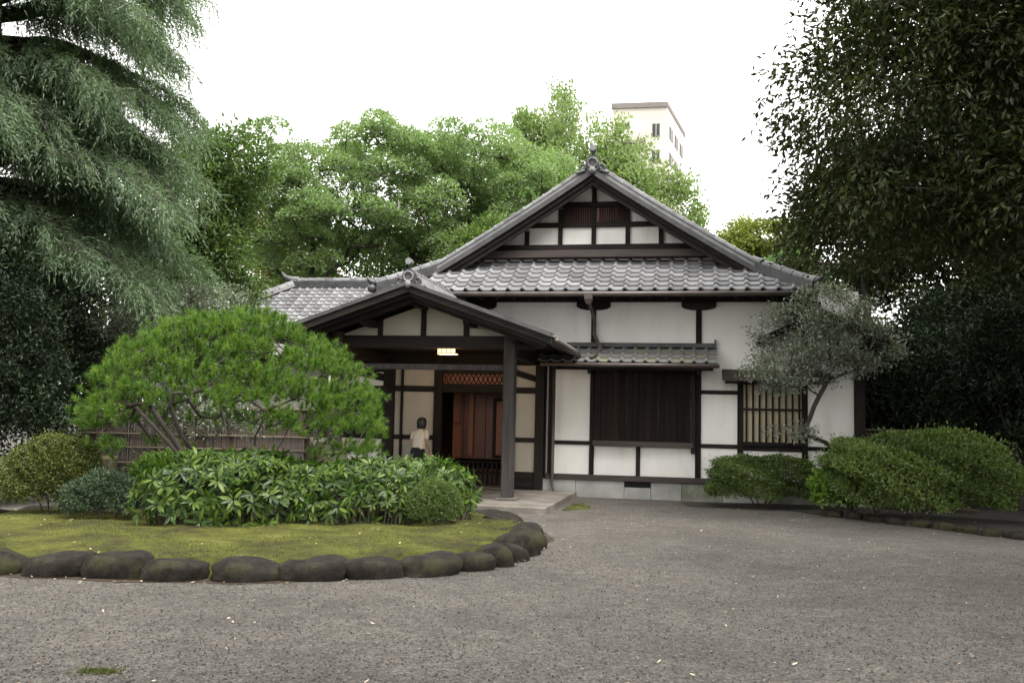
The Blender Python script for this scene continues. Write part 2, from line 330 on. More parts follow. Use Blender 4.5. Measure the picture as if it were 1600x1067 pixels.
# shutters over the wide window
T((-2.25, -.16, 1.12), (-.1, .0, 1.235), 'shutter_sill', 'sill_wood')
T((-.15, -.14, 1.0), (-.065, .0, 2.95), 'shutter_post')
T((-2.228, -.13, 2.78), (-.15, -.01, 2.95), 'shutter_head')
rng = random.Random(3)
for s_ in range(3):
    sh = box('shutter', (-2.225 + s_ * .69, -.05, 1.237), (-2.225 + s_ * .69 + .68, -.012, 2.78), 'plank', house, 0)
    for k in range(5):
        x = -2.225 + s_ * .69 + k * .136
        box('plank', (x + .003, -.066 - rng.random() * .012 - .006 * (s_ % 2), 1.24), (x + .133, -.051, 2.779), 'plank', sh, .003)
# eaves beam and brackets
T((-6.9, -.1, 4.27), (2.3, .06, 4.45), 'eaves_beam')
for u in (-4.85, -2.28, 0, 2.15):
    pl = [(-.37, .18), (-.37, .07), (-.30, .03), (-.15, 0), (.15, 0), (.30, .03), (.37, .07), (.37, .18)]
    MB().prism([(u + a, 4.09 + b_) for a, b_ in pl], -.13, .055).build('bracket', 'timber_h', house)
# small tiled roof over the shutters ------------------------------------------------------------
def tile_mesh(wd, ln, name='roof_tile', lift=.03):
    xs = np.linspace(-.5, .5, 11); prof = .055 * np.exp(-((xs + .36) / .13) ** 2) + .035 * np.exp(-((xs - .64) / .13) ** 2) + .02 * (xs - .1) ** 2
    x = xs * wd * 1.02; n_ = len(x)
    V = []
    for y, dz in ((-.02, lift - .028), (-.02, lift), (ln * .5, lift * .55), (ln + .02, 0.0)):
        V += [(x[i], y, prof[i] * (wd / .31) + dz) for i in range(n_)]
    F = [[r * n_ + i, r * n_ + i + 1, (r + 1) * n_ + i + 1, (r + 1) * n_ + i] for r in range(3) for i in range(n_ - 1)]
    me = mesh(name, V, [np.array(F)]); me.polygons.foreach_set('use_smooth', np.array([i >= 10 for i in range(len(F))])); return me
TILE = tile_mesh(.312, .27); TILE.materials.append(MATS['tile'])
TILE_M = tile_mesh(.25, .27); TILE_M.materials.append(MATS['tile_moss'])
def slope_mat(u, v, z, ang): return Matrix.Translation((u, v, z)) @ Matrix.Rotation(ang, 4, 'X')
sm = .85; ang = math.atan2(.40, sm)
lroof = MB().add([(-3.3, -.87, 2.87), (.38, -.87, 2.87), (.38, .0, 3.28), (-3.3, .0, 3.28), (-3.3, -.87, 2.82), (.38, -.87, 2.82), (.38, .0, 3.2), (-3.3, .0, 3.2)], [(0, 1, 2, 3), (7, 6, 5, 4), (0, 4, 5, 1), (1, 5, 6, 2), (3, 7, 4, 0)]).build('window_roof', 'timber_h', house)
L = math.hypot(sm, .40)
for r_ in range(3):
    for c in range(15):
        s0 = r_ * .27; obj('roof_tile', TILE_M, None, lroof, mw=slope_mat(.25 - c * .25, -.87 + s0 * math.cos(ang), 2.885 + s0 * math.sin(ang), ang))
T((-3.3, -.09, 3.27), (.36, -.001, 3.37), 'ridge_board', 'tile_dark', lroof)
T((.33, -.13, 3.2), (.365, -.0, 3.45), 'ridge_end', 'tile_dark', lroof)
MB().tube([(-3.3, -.93, 2.83), (.42, -.93, 2.83)], .045, 8).build('gutter', 'pipe', lroof, True)
T((-2.33, -.8, 2.74), (.3, -.7, 2.82), 'purlin', None, lroof); 
for u in (-2.28, 0.0): T((u - .04, -.75, 2.66), (u + .04, -.05, 2.74), 'bracket_arm', 'timber', lroof)
# awning over the lattice window
aw = box('awning', (.5, -.06, 2.62), (2.66, -.001, 2.78), 'sill_wood', house)
for k in range(4): MB().add([(.49, -.50 + k * .11, 2.58 + k * .055), (2.67, -.50 + k * .11, 2.58 + k * .055), (2.67, -.36 + k * .11, 2.655 + k * .055), (.49, -.36 + k * .11, 2.655 + k * .055),
    (.49, -.50 + k * .11, 2.555 + k * .055), (2.67, -.50 + k * .11, 2.555 + k * .055), (2.67, -.36 + k * .11, 2.63 + k * .055), (.49, -.36 + k * .11, 2.63 + k * .055)],
    [(0, 1, 2, 3), (7, 6, 5, 4), (0, 4, 5, 1), (1, 5, 6, 2), (2, 6, 7, 3), (3, 7, 4, 0)]).build('awning_board', 'sill_wood', aw)
T((.55, -.42, 2.5), (2.6, -.34, 2.555), 'awning_beam', None, aw)
# lattice window
win = box('lattice_window', (.94, .0, 1.2), (2.14, .04, 2.5), 'paper', house, 0)
for k in range(9): box('lattice_bar', (.985 + k * .135, -.06, 1.29), (1.025 + k * .135, -.02, 2.5), 'timber', win, .004)
T((.94, -.08, 1.2), (2.14, -.0, 1.29), 'window_sill', None, win); T((.94, -.07, 1.95), (2.14, -.061, 2.0), 'window_rail', None, win)
T((.94, -.06, 2.5), (2.14, .05, 2.62), 'window_head', None, win)

# main roof --------------------------------------------------------------------------------------
UC, HW, EZ = -2.35, 4.58, 4.38
def zr(s): return EZ + .56 * s + .0128 * s * s
V0, V1 = -1.0, 9.2
def deck(name, sgn):
    ss = np.linspace(0, HW, 12); V = []; F = []
    for s in ss:
        f = max(V0 + s, -.08) if s < 1.6 else -.08
        f = V0 + s if V0 + s < -.08 else -.08
        V += [(UC + sgn * (HW - s), f, zr(s) - .02), (UC + sgn * (HW - s), V1, zr(s) - .02), (UC + sgn * (HW - s), f, zr(s) - .12), (UC + sgn * (HW - s), V1, zr(s) - .12)]
    for i in range(len(ss) - 1):
        a, b_ = i * 4, i * 4 + 4
        q = [(a, b_, b_ + 1, a + 1), (a + 2, a + 3, b_ + 3, b_ + 2), (a, a + 2, b_ + 2, b_), (a + 1, b_ + 1, b_ + 3, a + 3)]
        F += q
    F += [(0, 1, 3, 2)]
    return MB().add(V, F).build(name, 'timber_h', house)
deck('roof', 1); deck('roof', -1)
# front skirt
S1 = 1.62; V = []; F = []
for s in np.linspace(0, S1, 5):
    for sg in (-1, 1):
        V += [(UC + sg * (HW - s), V0 + s, zr(s) - .02), (UC + sg * (HW - s), V0 + s, zr(s) - .12)]
for i in range(4):
    a, b_ = i * 4, i * 4 + 4; F += [(a, a + 2, b_ + 2, b_), (a + 1, b_ + 1, b_ + 3, a + 3)]
F += [(0, 1, 3, 2)]
skirt = MB().add(V, F).build('front_roof', 'timber_h', house)
row, s, k = [], 0.0, 0
while s < S1 - .1:
    a = math.atan(.56 + .0256 * (s + .1)); ncol = int((HW - s) / .312) + 1
    for c in range(-ncol, ncol + 1):
        u = UC + c * .312
        if abs(u - UC) < HW - s - .2: obj('roof_tile', TILE, None, skirt, mw=slope_mat(u, V0 + s, zr(s) + .0, a))
    s += .262 * math.cos(a); k += 1
# side slopes, too turned away to pick the tiles apart
def tile_field(name, mesh_, rows, par, m):
    co = np.zeros(len(mesh_.vertices) * 3); mesh_.vertices.foreach_get('co', co); co = co.reshape(-1, 3)
    fa = np.array([p.vertices[:] for p in mesh_.polygons]); Vs, Fs, n_ = [], [], 0
    for M in rows:
        A = np.array(M); Vs.append(co @ A[:3, :3].T + A[:3, 3]); Fs.append(fa + n_); n_ += len(co)
    return tag(obj(name, mesh(name, np.concatenate(Vs), [np.concatenate(Fs)]), m, par), kind='stuff')
rows = []
for sg in (1, -1):
    s = 0.0
    while s < HW - .12:
        a = math.atan(.56 + .0256 * (s + .1)); v = max(V0 + s + .2, .32)
        while v < V1:
            rows.append(Matrix.Translation((UC + sg * (HW - s), v, zr(s))) @ Matrix.Rotation(R(90) * sg, 4, 'Z') @ Matrix.Rotation(a, 4, 'X')); v += .312
        s += .262 * math.cos(a)
tile_field('side_tiles', TILE, rows, house, 'tile')
# verge: boards, bands and cap tiles following the curve
def sweep(name, m, sgn, s0, s1, v0, v1, d0, d1, n_=22, par=house):
    """board along the verge from s0 to s1; d = height offsets from the roof line"""
    rings = []
    for s in np.linspace(s0, s1, n_):
        u = UC + sgn * (HW - s); z = zr(s)
        rings.append([(u, v0, z + d0), (u, v1, z + d0), (u, v1, z + d1), (u, v0, z + d1)])
    if sgn > 0: rings = [r[::-1] for r in rings]
    return MB().loft(rings).build(name, m, par)
for sg in (1, -1):
    e = HW - (0 if sg > 0 else .002)
    sweep('bargeboard', 'timber_h', sg, 1.05, e, -.07, -.02, -.2, -.09)
    sweep('bargeboard', 'timber_h', sg, 1.2, e, -.019, .05, -.31, -.1)
    sweep('verge_band', 'tile_dark', sg, .98, e, -.14, .28, -.088, .03)
    sweep('verge_band', 'tile', sg, .9, e, -.09, .26, .031, .10)
    sweep('verge_band', 'tile_dark', sg, .86, e, -.05, .25, .101, .16)
    # round cap tiles along verge and hip
    s = .62; cap = None
    path = []
    while s < HW - .15:
        v = .1; path.append((UC + sg * (HW - s), v, zr(s) + .17)); s += .22
    path = [(UC + sg * (HW + .02 - q), V0 + q - .02 + .0, zr(q) + .2) for q in (.0, .22, .44)] and path
    for p, q in zip(path[:-1], path[1:]):
        p, q = Vector(p), Vector(q); d = (q - p).normalized()
        MB().tube([p - d * .012, p + d * .04, p + d * .041, q], [.1, .1, .088, .088], 10).build('verge_tile', 'tile', house)
    # hip ridge down to the eave corner
    hp_ = [Vector((UC + sg * (HW + .06 - q), V0 - .06 + q, zr(max(q, 0)) + .06 + .05 * max(0, .35 - q))) for q in np.linspace(-.02, 1.16, 7)]
    hr = MB()
    rings = []
    for p in hp_:
        d = Vector((1, 1 * sg, 0)).normalized() * .11
        rings.append([(p.x - d.x, p.y - d.y, p.z - .12), (p.x + d.x, p.y + d.y, p.z - .12), (p.x + d.x, p.y + d.y, p.z + .08), (p.x - d.x, p.y - d.y, p.z + .08)])
    hip = hr.loft(rings).build('hip_ridge', 'tile_dark', house)
    for p, q in zip(hp_[:-1], hp_[1:]):
        d = (q - p).normalized(); a_, b_ = p + Vector((0, 0, .11)), q + Vector((0, 0, .11))
        MB().tube([a_ - d * .012, a_ + d * .05, a_ + d * .051, b_], [.1, .1, .085, .085], 10).build('ridge_tile', 'tile', hip)
    p = hp_[0]; o_ = Vector((sg, -1, 0)).normalized()
    MB().tube([p + o_ * t_ + Vector((0, 0, .1 + h_)) for t_, h_ in ((-.05, .0), (.04, .01), (.1, .03), (.15, .07), (.17, .12))], [.09, .085, .06, .035, .012], 8).build('ridge_end_tile', 'tile_dark', hip, True)
    MB().sphere((p.x + o_.x * .06, p.y + o_.y * .06, p.z - .02), (.1, .1, .1)).build('corner_ball', 'tile_dark', hip, True)
# main ridge with its end ornament
def ornament(par, u, v, z, sc=1.):
    o_ = MB()
    pts = []
    for t_ in np.linspace(0, 2 * math.pi, 22, endpoint=False):
        r_ = .2 * (1 + .1 * math.cos(2 * t_ + math.pi)); pts.append((u + r_ * sc * math.cos(t_), z + (.03 + r_ * 1.05 * math.sin(t_)) * sc))
    shield = o_.prism(pts, v - .05 * sc, v + .1 * sc).build('end_ornament', 'tile_dark', par)
    an = np.linspace(0, 2 * math.pi, 19)
    MB().tube([(u + .125 * sc * math.cos(t_), v - .065 * sc, z + .05 * sc + .125 * sc * math.sin(t_)) for t_ in an], .032 * sc, 8, False).build('ring', 'tile', shield, True)
    MB().sphere((u, v - .09 * sc, z - .16 * sc), (.1 * sc, .08 * sc, .1 * sc)).build('ball', 'tile', shield, True)
    for sg in (-1, 1):
        sp = [(u + sg * (.24 + .085 * (1 - t_ / 9) * math.cos(t_)) * sc, v - .03 * sc, z + (-.06 + .085 * (1 - t_ / 9) * math.sin(t_)) * sc) for t_ in np.linspace(-2.2, 5, 18)]
        MB().tube(sp, np.linspace(.035, .03, 18) * sc, 7).build('curl', 'tile_dark', shield, True)
        MB().tube([(u + sg * .2 * sc, v - .02 * sc, z - .13 * sc), (u + sg * .32 * sc, v - .03 * sc, z - .19 * sc), (u + sg * .42 * sc, v - .02 * sc, z - .21 * sc), (u + sg * .46 * sc, v - .02 * sc, z - .16 * sc)], [.05 * sc, .045 * sc, .035 * sc, .015 * sc], 7).build('curl', 'tile_dark', shield, True)
    MB().tube([(u, v + .02 * sc, z + .2 * sc), (u + .005, v, z + .33 * sc), (u + .01, v - .06 * sc, z + .42 * sc)], [.05 * sc, .04 * sc, .045 * sc], 8).build('finial_stem', 'tile_dark', shield, True)
    MB().tube([(u + .01, v - .13 * sc, z + .44 * sc), (u + .01, v + .05 * sc, z + .42 * sc)], .085 * sc, 14).build('finial_disc', 'tile', shield)
rb = MB().prism([(UC - .17, zr(HW) - .02), (UC + .17, zr(HW) - .02), (UC + .13, zr(HW) + .22), (UC - .13, zr(HW) + .22)], .0, V1).build('main_ridge', 'tile_dark', house)
MB().tube([(UC, 0, zr(HW) + .25), (UC, V1, zr(HW) + .25)], .1, 12).build('ridge_cap', 'tile', rb)
ornament(house, UC, -.1, zr(HW) + .12, .85)
# gable wall
g0 = zr(HW) - .12
gw = MB().prism([(UC - 3.2, 5.3), (UC + 3.2, 5.3), (UC, zr(HW) - .12)], .55, .62).build('gable_wall', 'plaster', house)
T((UC - 3.0, .36, 5.50), (UC + 3.0, .55, 5.64), 'gable_beam'); T((UC - 3.2, .28, 5.33), (UC + 3.2, .54, 5.499), 'gable_beam', 'sill_wood')
hzs = lambda u: zr(HW - abs(u - UC)) - .2
for u in (-3.911, -3.134, -2.366, -1.595, -.847): T((u - .05, .47, 5.64), (u + .05, .549, min(hzs(u), 7.05)), 'gable_post')
T((-4.2, .48, 6.06), (-.56, .548, 6.175), 'gable_rail'); T((-3.3, .46, 6.53), (-1.45, .547, 6.64), 'gable_rail')
vent = box('gable_vent', (-3.08, .53, 6.18), (-1.65, .549, 6.53), 'red_wood', house, 0)
for k in range(26): 
    x = -3.06 + k * .0545
    if abs(x + 2.355) > .06: box('vent_slat', (x, .485, 6.18), (x + .026, .51, 6.525), 'plank', vent, 0)
for u, z in ((UC, 6.93), (-3.134, 6.60), (-1.595, 6.60), (-3.911, 6.12), (-.847, 6.12), (-4.65, 5.64), (-.10, 5.64)):
    T((u - .07, -.0, z - .02), (u + .07, .46, z + .14), 'purlin_end', 'timber')
# soffit, gutter, downpipes
MB().add([(-6.9, -.98, 4.27), (2.2, -.98, 4.27), (2.2, .0, 4.5), (-6.9, .0, 4.5)], [(0, 1, 2, 3)]).build('soffit', 'timber_h', house)
for k in range(26): MB().add([(-6.8 + k * .36 + x, y, z) for z0_ in (0, 1) for x, y, z in ((-.03, -.95, 4.2 + z0_ * .065), (.03, -.95, 4.2 + z0_ * .065), (.03, -.11, 4.40 + z0_ * .065), (-.03, -.11, 4.40 + z0_ * .065))], [(3, 2, 1, 0), (4, 5, 6, 7), (0, 1, 5, 4), (1, 2, 6, 5), (3, 0, 4, 7)]).build('rafter', 'timber', house)
MB().tube([(-6.9, -1.07, 4.31), (2.2, -1.07, 4.31)], .055, 8).build('gutter', 'pipe', house, True)
dp = MB().tube([(-2.28, -1.05, 4.28), (-2.28, -1.03, 4.15), (-2.26, -.35, 3.95), (-2.25, -.13, 3.85), (-2.25, -.13, 3.55), (-2.12, -.3, 3.3), (-2.1, -.42, 3.18), (-2.2, -.72, 3.02), (-2.24, -.8, 2.99)], .038, 8).build('downpipe', 'pipe', house, True)
MB().loft([[(-2.28 + x * a_, -1.07 + y * a_, z) for x, y in ((-1, -1), (1, -1), (1, 1), (-1, 1))] for a_, z in ((.05, 4.1), (.085, 4.2), (.085, 4.32))]).build('rain_hopper', 'pipe', dp)
MB().tube([(-3.12, -.12, 2.85), (-3.12, -.12, .45), (-3.13, -.12, .3), (-3.08, -.17, .14), (-3.02, -.28, .1)], .036, 8).build('downpipe', 'pipe', house, True)

# side bay to the right: low gable roof
UB, zb = 2.5, 4.02
for sg in (-1, 1):
    x1 = UB + sg * 1.3
    MB().add([(UB, -.62, zb), (x1, -.62, 3.42), (x1, 3, 3.42), (UB, 3, zb), (UB, -.62, zb - .09), (x1, -.62, 3.33), (x1, 3, 3.33), (UB, 3, zb - .09)], [(0, 1, 2, 3), (7, 6, 5, 4), (0, 4, 5, 1), (1, 5, 6, 2), (2, 6, 7, 3)]).build('bay_roof', 'copper', house)
    MB().add([(UB, -.66, zb + .02), (x1, -.66, 3.44), (x1, -.66, 3.30), (UB, -.66, zb - .14), (UB, -.622, zb + .02), (x1, -.622, 3.44), (x1, -.622, 3.30), (UB, -.622, zb - .14)], [(0, 3, 2, 1), (4, 5, 6, 7), (0, 1, 5, 4), (1, 2, 6, 5), (2, 3, 7, 6)]).build('bay_bargeboard', 'timber_h', house)
panel(2.26, 3.2, 3.4, 3.7)

# ------------------------------------------------------------------ entrance wall and hall
for u, w_, z1 in ((-3.44, .2, 3.1), (-4.05, .08, 2.9), (-5.77, .18, 3.1), (-6.62, .045, 2.9), (-6.93, .26, 3.1)):
    T((u - w_ / 2, -.09, .12), (u + w_ / 2, .1, z1), 'post')
for u0, u1 in ((-4.01, -3.54), (-6.8, -5.86)):
    T((u0, -.05, 2.23), (u1, .08, 2.36), 'rail'); T((u0, -.05, 1.15), (u1, .08, 1.25), 'rail'); T((u0, -.05, .12), (u1, .08, .5), 'skirting')
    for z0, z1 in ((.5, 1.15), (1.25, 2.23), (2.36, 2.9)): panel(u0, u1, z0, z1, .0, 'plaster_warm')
MB().prism([(-4.01, 2.62), (-4.01, 2.76), (-3.54, 2.62), (-3.54, 2.48)], -.06, -.0).build('brace', 'timber_h', house)
T((-7.3, -.06, 2.85), (-3.34, .1, 3.118), 'lintel'); T((-5.68, -.07, 2.22), (-4.09, .08, 2.42), 'lintel')
tr = box('transom', (-5.68, .03, 2.42), (-4.09, .05, 2.85), 'orange_panel', house, 0)
for k in range(15):
    for sg in (-1, 1):
        x = -5.66 + k * .107
        MB().tube([(x + (.1 if sg < 0 else -.0), .01, 2.43), (x + (-.0 if sg < 0 else .1), .01, 2.64)], .009, 4).build('transom_bar', 'timber', tr)
T((-5.68, -.02, 2.64), (-4.09, .06, 2.84), 'transom_board', 'timber_h', tr)
# left of the entrance: low plaster wall
T((-8.6, -.04, .12), (-7.06, .08, .49), 'skirting'); panel(-8.6, -7.06, .49, 1.14); T((-8.6, -.06, 1.14), (-7.06, .08, 1.3), 'rail'); T((-8.6, -.05, 2.2), (-7.06, .06, 3.1), 'plank_wall', 'timber')
box('wall', (-8.6, .09, 0), (-7.07, .2, 3.1), 'timber', house, 0); panel(-8.4, -7.06, 2.35, 2.66, -.06); MB().prism([(-8.6, 2.75), (-7.06, 2.45), (-7.06, 2.62), (-8.6, 2.92)], -.1, -.061).build('brace', 'timber_h', house)
# hall inside
def inside(name, a, b_, m): return box(name, a, b_, m, house, 0)
inside('hall_floor', (-6.9, .2, 0), (-3.4, 4.2, .12), 'slab_stone'); inside('hall_wall', (-6.95, 4.0, .12), (-3.4, 4.2, 3.1), 'red_wood')
inside('hall_wall', (-6.95, .11, .121), (-6.85, 4, 3.1), 'red_wood'); inside('hall_wall', (-3.4, .21, .121), (-3.32, 4, 3.1), 'red_wood'); inside('hall_ceiling', (-6.95, .11, 2.95), (-3.32, 4.2, 3.05), 'red_wood')
step = inside('raised_floor', (-6.84, .97, .12), (-3.41, 3.99, .5), 'red_wood')
box('step_rail', (-6.8, .9, .62), (-3.45, .96, .68), 'timber', step); box('step_rail', (-6.8, .9, .38), (-3.45, .96, .43), 'timber', step)
for k in range(30): box('baluster', (-6.7 + k * .11, .91, .43), (-6.64 + k * .11, .95, .62), 'timber', step, 0); box('baluster', (-6.7 + k * .11, .91, .12), (-6.64 + k * .11, .95, .38), 'timber', step, 0)
for k in range(6): box('door_board', (-5.675 + k * .2642, .985 + .01 * (k % 2), .72), (-5.675 + (k + 1) * .2642 - .006, 1.03, 2.6), 'red_wood', house, .004)
for u0, u1, z0, z1, v in ((-5.66, -5.5, 1.55, 2.3, .95), (-5.66, -5.46, .74, 1.5, .94), (-5.28, -5.17, .8, 2.25, .93)):
    box('door_panel', (u0, v, z0), (u1, .984, z1), 'orange_panel', house, .004)
fr = box('screen', (-4.62, .94, .82), (-4.1, .98, 2.06), 'orange_panel', house, 0)
for a, b_ in (((-4.7, .92, .75), (-4.62, .983, 2.13)), ((-4.619, .92, 2.06), (-4.1, .983, 2.13)), ((-4.619, .92, .75), (-4.1, .983, .82))): box('screen_frame', a, b_, 'timber', fr)

# ------------------------------------------------------------------ porch
slab = MB().box((-7.95, -4.47, -.02), (-2.58, -.1, .12), .012).build('porch_slab', 'slab_stone', house)
PU, PH, PZ = -5.28, 2.68, 4.06
def pz(u): return PZ - abs(u - PU) * .352
PV = -4.1
for u in (-3.55, -7.03):
    p_ = T((u - .11, -3.11, .16), (u + .11, -2.89, 3.3), 'porch_post', 'timber_grey'); box('post_base', (u - .2, -3.2, .121), (u + .2, -2.8, .16), 'slab_stone', p_, .01)
T((-6.92, -3.05, 2.56), (-3.66, -2.95, 2.67), 'porch_beam', 'timber_grey')
T((-7.6, -3.09, 2.98), (-3.0, -2.92, 3.22), 'tie_beam')
for u in (-3.55, -7.03): T((u - .07, -2.88, 2.85), (u + .07, -.1, 3.05), 'side_beam', 'timber')
for u0, u1 in ((-6.97, -6.22), (-6.12, -5.34), (-5.24, -4.48), (-4.38, -3.6)):
    tp = lambda u: pz(u) - .22
    poly = [(u0, 3.22), (u1, 3.22), (u1, max(tp(u1), 3.23))] + ([(PU, tp(PU))] if u0 < PU < u1 else []) + [(u0, max(tp(u0), 3.23))]
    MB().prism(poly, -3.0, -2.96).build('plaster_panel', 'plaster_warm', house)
for u in (-5.29, -6.17, -4.43): T((u - .05, -3.05, 3.22), (u + .05, -2.95, pz(u) - .22), 'gable_post')
for u, dz in ((PU, -.2), (-6.3, -.2), (-4.27, -.2), (-7.15, -.2), (-3.41, -.2)): T((u - .065, -3.7, pz(u) + dz - .13), (u + .065, -.1, pz(u) + dz), 'purlin', 'timber')
box('porch_ceiling', (-7.6, -2.9, 3.12), (-3.0, -.001, 3.16), 'timber_h', house, 0)
for sg in (-1, 1):
    x1 = PU + sg * PH; z1 = pz(x1)
    MB().add([(PU, PV, PZ), (x1, PV, z1), (x1, -.06, z1), (PU, -.06, PZ), (PU, PV, PZ - .1), (x1, PV, z1 - .1), (x1, -.06, z1 - .1), (PU, -.06, PZ - .1)], [(0, 1, 2, 3), (7, 6, 5, 4), (0, 4, 5, 1), (1, 5, 6, 2), (2, 6, 7, 3)]).build('porch_roof', 'copper', house)
    def vb(name, m, va, vb_, d0, d1, e=0.):
        xx = x1 + sg * e; zz = pz(xx)
        return MB().add([(PU, va, PZ + d0), (xx, va, zz + d0), (xx, vb_, zz + d0), (PU, vb_, PZ + d0), (PU, va, PZ + d1), (xx, va, zz + d1), (xx, vb_, zz + d1), (PU, vb_, PZ + d1)], [(0, 1, 2, 3), (7, 6, 5, 4), (0, 4, 5, 1), (1, 5, 6, 2), (2, 6, 7, 3), (3, 7, 4, 0)]).build(name, m, house)
    vb('verge_board', 'timber_h', PV - .06, PV - .002, -.02, -.13); vb('verge_band', 'copper', PV - .1, PV + .3, .075, .002, .02)
    vb('bargeboard', 'timber_h', PV + .05, PV + .11, -.11, -.2, -.1); vb('bargeboard', 'timber_h', PV + .25, PV + .32, -.11, -.27, -.2)
    er = MB()
    for k in range(60):
        v = PV + .12 + k * .066; er.tube([(x1 - sg * .35, v, z1 + .13), (x1 + sg * .06, v, z1 + .008)], .026, 6)
    tag(er.build('eave_rolls', 'tile', house), kind='stuff')
    MB().tube([(x1 + sg * .08, PV + .1, z1 - .06), (x1 + sg * .08, -.3, z1 - .08)], .05, 8).build('gutter', 'pipe', house, True)
pr = MB().prism([(PU - .17, PZ - .02), (PU + .17, PZ - .02), (PU + .12, PZ + .2), (PU - .12, PZ + .2)], PV + .08, -.08).build('porch_ridge', 'tile_dark', house)
pc = MB()
for k in range(18):
    v = PV + .1 + k * .21; MB().tube([(PU, v, PZ + .22), (PU, v + .04, PZ + .22), (PU, v + .041, PZ + .22), (PU, v + .21, PZ + .22)], [.1, .1, .086, .086], 10).build('ridge_tile', 'tile', pr)
rolls = MB()
for k in range(75):
    v = PV + .12 + k * .052
    for sg in (-1, 1): rolls.tube([(PU + sg * .11, v, PZ + .19), (PU + sg * .21, v, PZ + .02)], .02, 5)
tag(rolls.build('ridge_rolls', 'tile', pr), kind='stuff')
ornament(house, PU, PV - .02, PZ + .12, .72)
# lamp under the porch ceiling
lamp = empty('porch_lamp', HO + Matrix.Rotation(HT, 3, 'Z') @ Vector((-5.11, -1.8, 2.95)), HT)
lamp.scale = (.82, .82, .9)
tag(lamp, 'lit flat box lamp with warm glass panes hanging under the porch ceiling', 'lamp')
for k in range(4): box('pane', (-.235 + k * .118, -.12, .03), (-.235 + k * .118 + .108, .12, .125), 'lamp_glass', lamp, .004)
for k in range(5): box('frame_bar', (-.247 + k * .118, -.13, .02), (-.236 + k * .118, .13, .14), 'timber', lamp, 0)
box('lamp_top', (-.26, -.14, .14), (.26, .14, .165), 'timber', lamp); box('lamp_base', (-.24, -.125, .0), (.24, .125, .019), 'lamp_glass', lamp)
for y in (-.128, .122): box('frame_rail', (-.25, y, .018), (.25, y + .008, .03), 'timber', lamp, 0); box('frame_rail', (-.25, y, .127), (.25, y + .008, .139), 'timber', lamp, 0)
pl_ = bpy.data.lights.new('lamp_light', 'POINT'); pl_.energy = 7; pl_.color = (1, .6, .3); pl_.shadow_soft_size = .12
plo = bpy.data.objects.new('lamp_light', pl_); COL.objects.link(plo); plo.parent = lamp; plo.location = (0, 0, -.2)

# ------------------------------------------------------------------ lower wing behind, on the left
wing = empty('tiled_wing', HO + Matrix.Rotation(HT, 3, 'Z') @ Vector((-12.2, 10, 0)), HT)
tag(wing, 'lower hipped roof wing with pale grey tiles behind the porch roof, far left of house', 'building')
WR, WE = 6.1, 3.4; wl, wr_, wf = -1.55, 6.0, 4.2     # ridge from x=wl..wr_, run of the slope
box('wall', (-4.6, -2.9, 0), (6, 3, WE + .4), 'plaster', wing, 0)
MB().add([(wl, 0, WR), (wr_, 0, WR), (wr_, -wf, WE), (wl - wf, -wf, WE), (wl - wf, wf, WE), (wr_, wf, WE)], [(0, 3, 2, 1), (0, 4, 3), (0, 1, 5, 4)]).build('wing_roof', 'tile_dark', wing)
WT = tile_mesh(.27, .27); WT.materials.append(MATS['tile']); a = math.atan2(WR - WE, wf); Ls = math.hypot(WR - WE, wf)
cand = []
for r_ in range(int(Ls / .27)):
    s = r_ * .27; y = -wf + s * math.cos(a)
    for c in range(40):
        x = wr_ - .2 - c * .27
        if x > wl - wf + s * math.cos(a) + .15: cand.append((r_, x, y, WE + s * math.sin(a) + .01))
front = [c for c in cand if c[0] >= 8 and c[1] < 1.6]
for r_, x, y, z in front[:280]: obj('roof_tile', WT, None, wing, mw=slope_mat(x, y, z, a))
fs = set(front[:280])
tile_field('lower_tiles', WT, [slope_mat(x, y, z, a) for (r_, x, y, z) in cand if (r_, x, y, z) not in fs], wing, 'tile')
rows = []
for r_ in range(int(Ls / .27)):
    s = r_ * .27; x = wl - wf + s * math.cos(a); y = -wf + s * math.cos(a) + .2
    while y < wf - s * math.cos(a) - .1:
        rows.append(Matrix.Translation((x, y, WE + s * math.sin(a) + .01)) @ Matrix.Rotation(R(-90), 4, 'Z') @ Matrix.Rotation(a, 4, 'X')); y += .27
tile_field('end_tiles', WT, rows, wing, 'tile')
MB().box((wl - .1, -.16, WR - .1), (wr_, .16, WR + .2), .02).build('wing_ridge', 'tile_dark', wing)
for k in range(24): MB().tube([(wl - .1 + k * .3, 0, WR + .22), (wl - .06 + k * .3, 0, WR + .22), (wl - .059 + k * .3, 0, WR + .22), (wl + .2 + k * .3, 0, WR + .22)], [.12, .12, .1, .1], 8).build('ridge_tile', 'tile', wing)
MB().tube([(wl + .1, 0, WR + .25), (wl - .15, 0, WR + .27), (wl - .4, 0, WR + .36), (wl - .55, 0, WR + .55)], [.12, .11, .07, .02], 8).build('ridge_end_tile', 'tile', wing, True)
hipd = Vector((-wf, -wf, WE - WR))
hb = MB().tube([Vector((wl, 0, WR + .05)) + hipd * t_ for t_ in (0, .5, 1)], .15, 8).build('hip_ridge', 'tile_dark', wing)
for k in range(20):
    p = Vector((wl, 0, WR + .16)) + hipd * (k / 20); q = Vector((wl, 0, WR + .16)) + hipd * ((k + 1) / 20)
    MB().tube([p, p + (q - p) * .15, p + (q - p) * .16, q], [.13, .13, .11, .11], 8).build('ridge_tile', 'tile', wing)
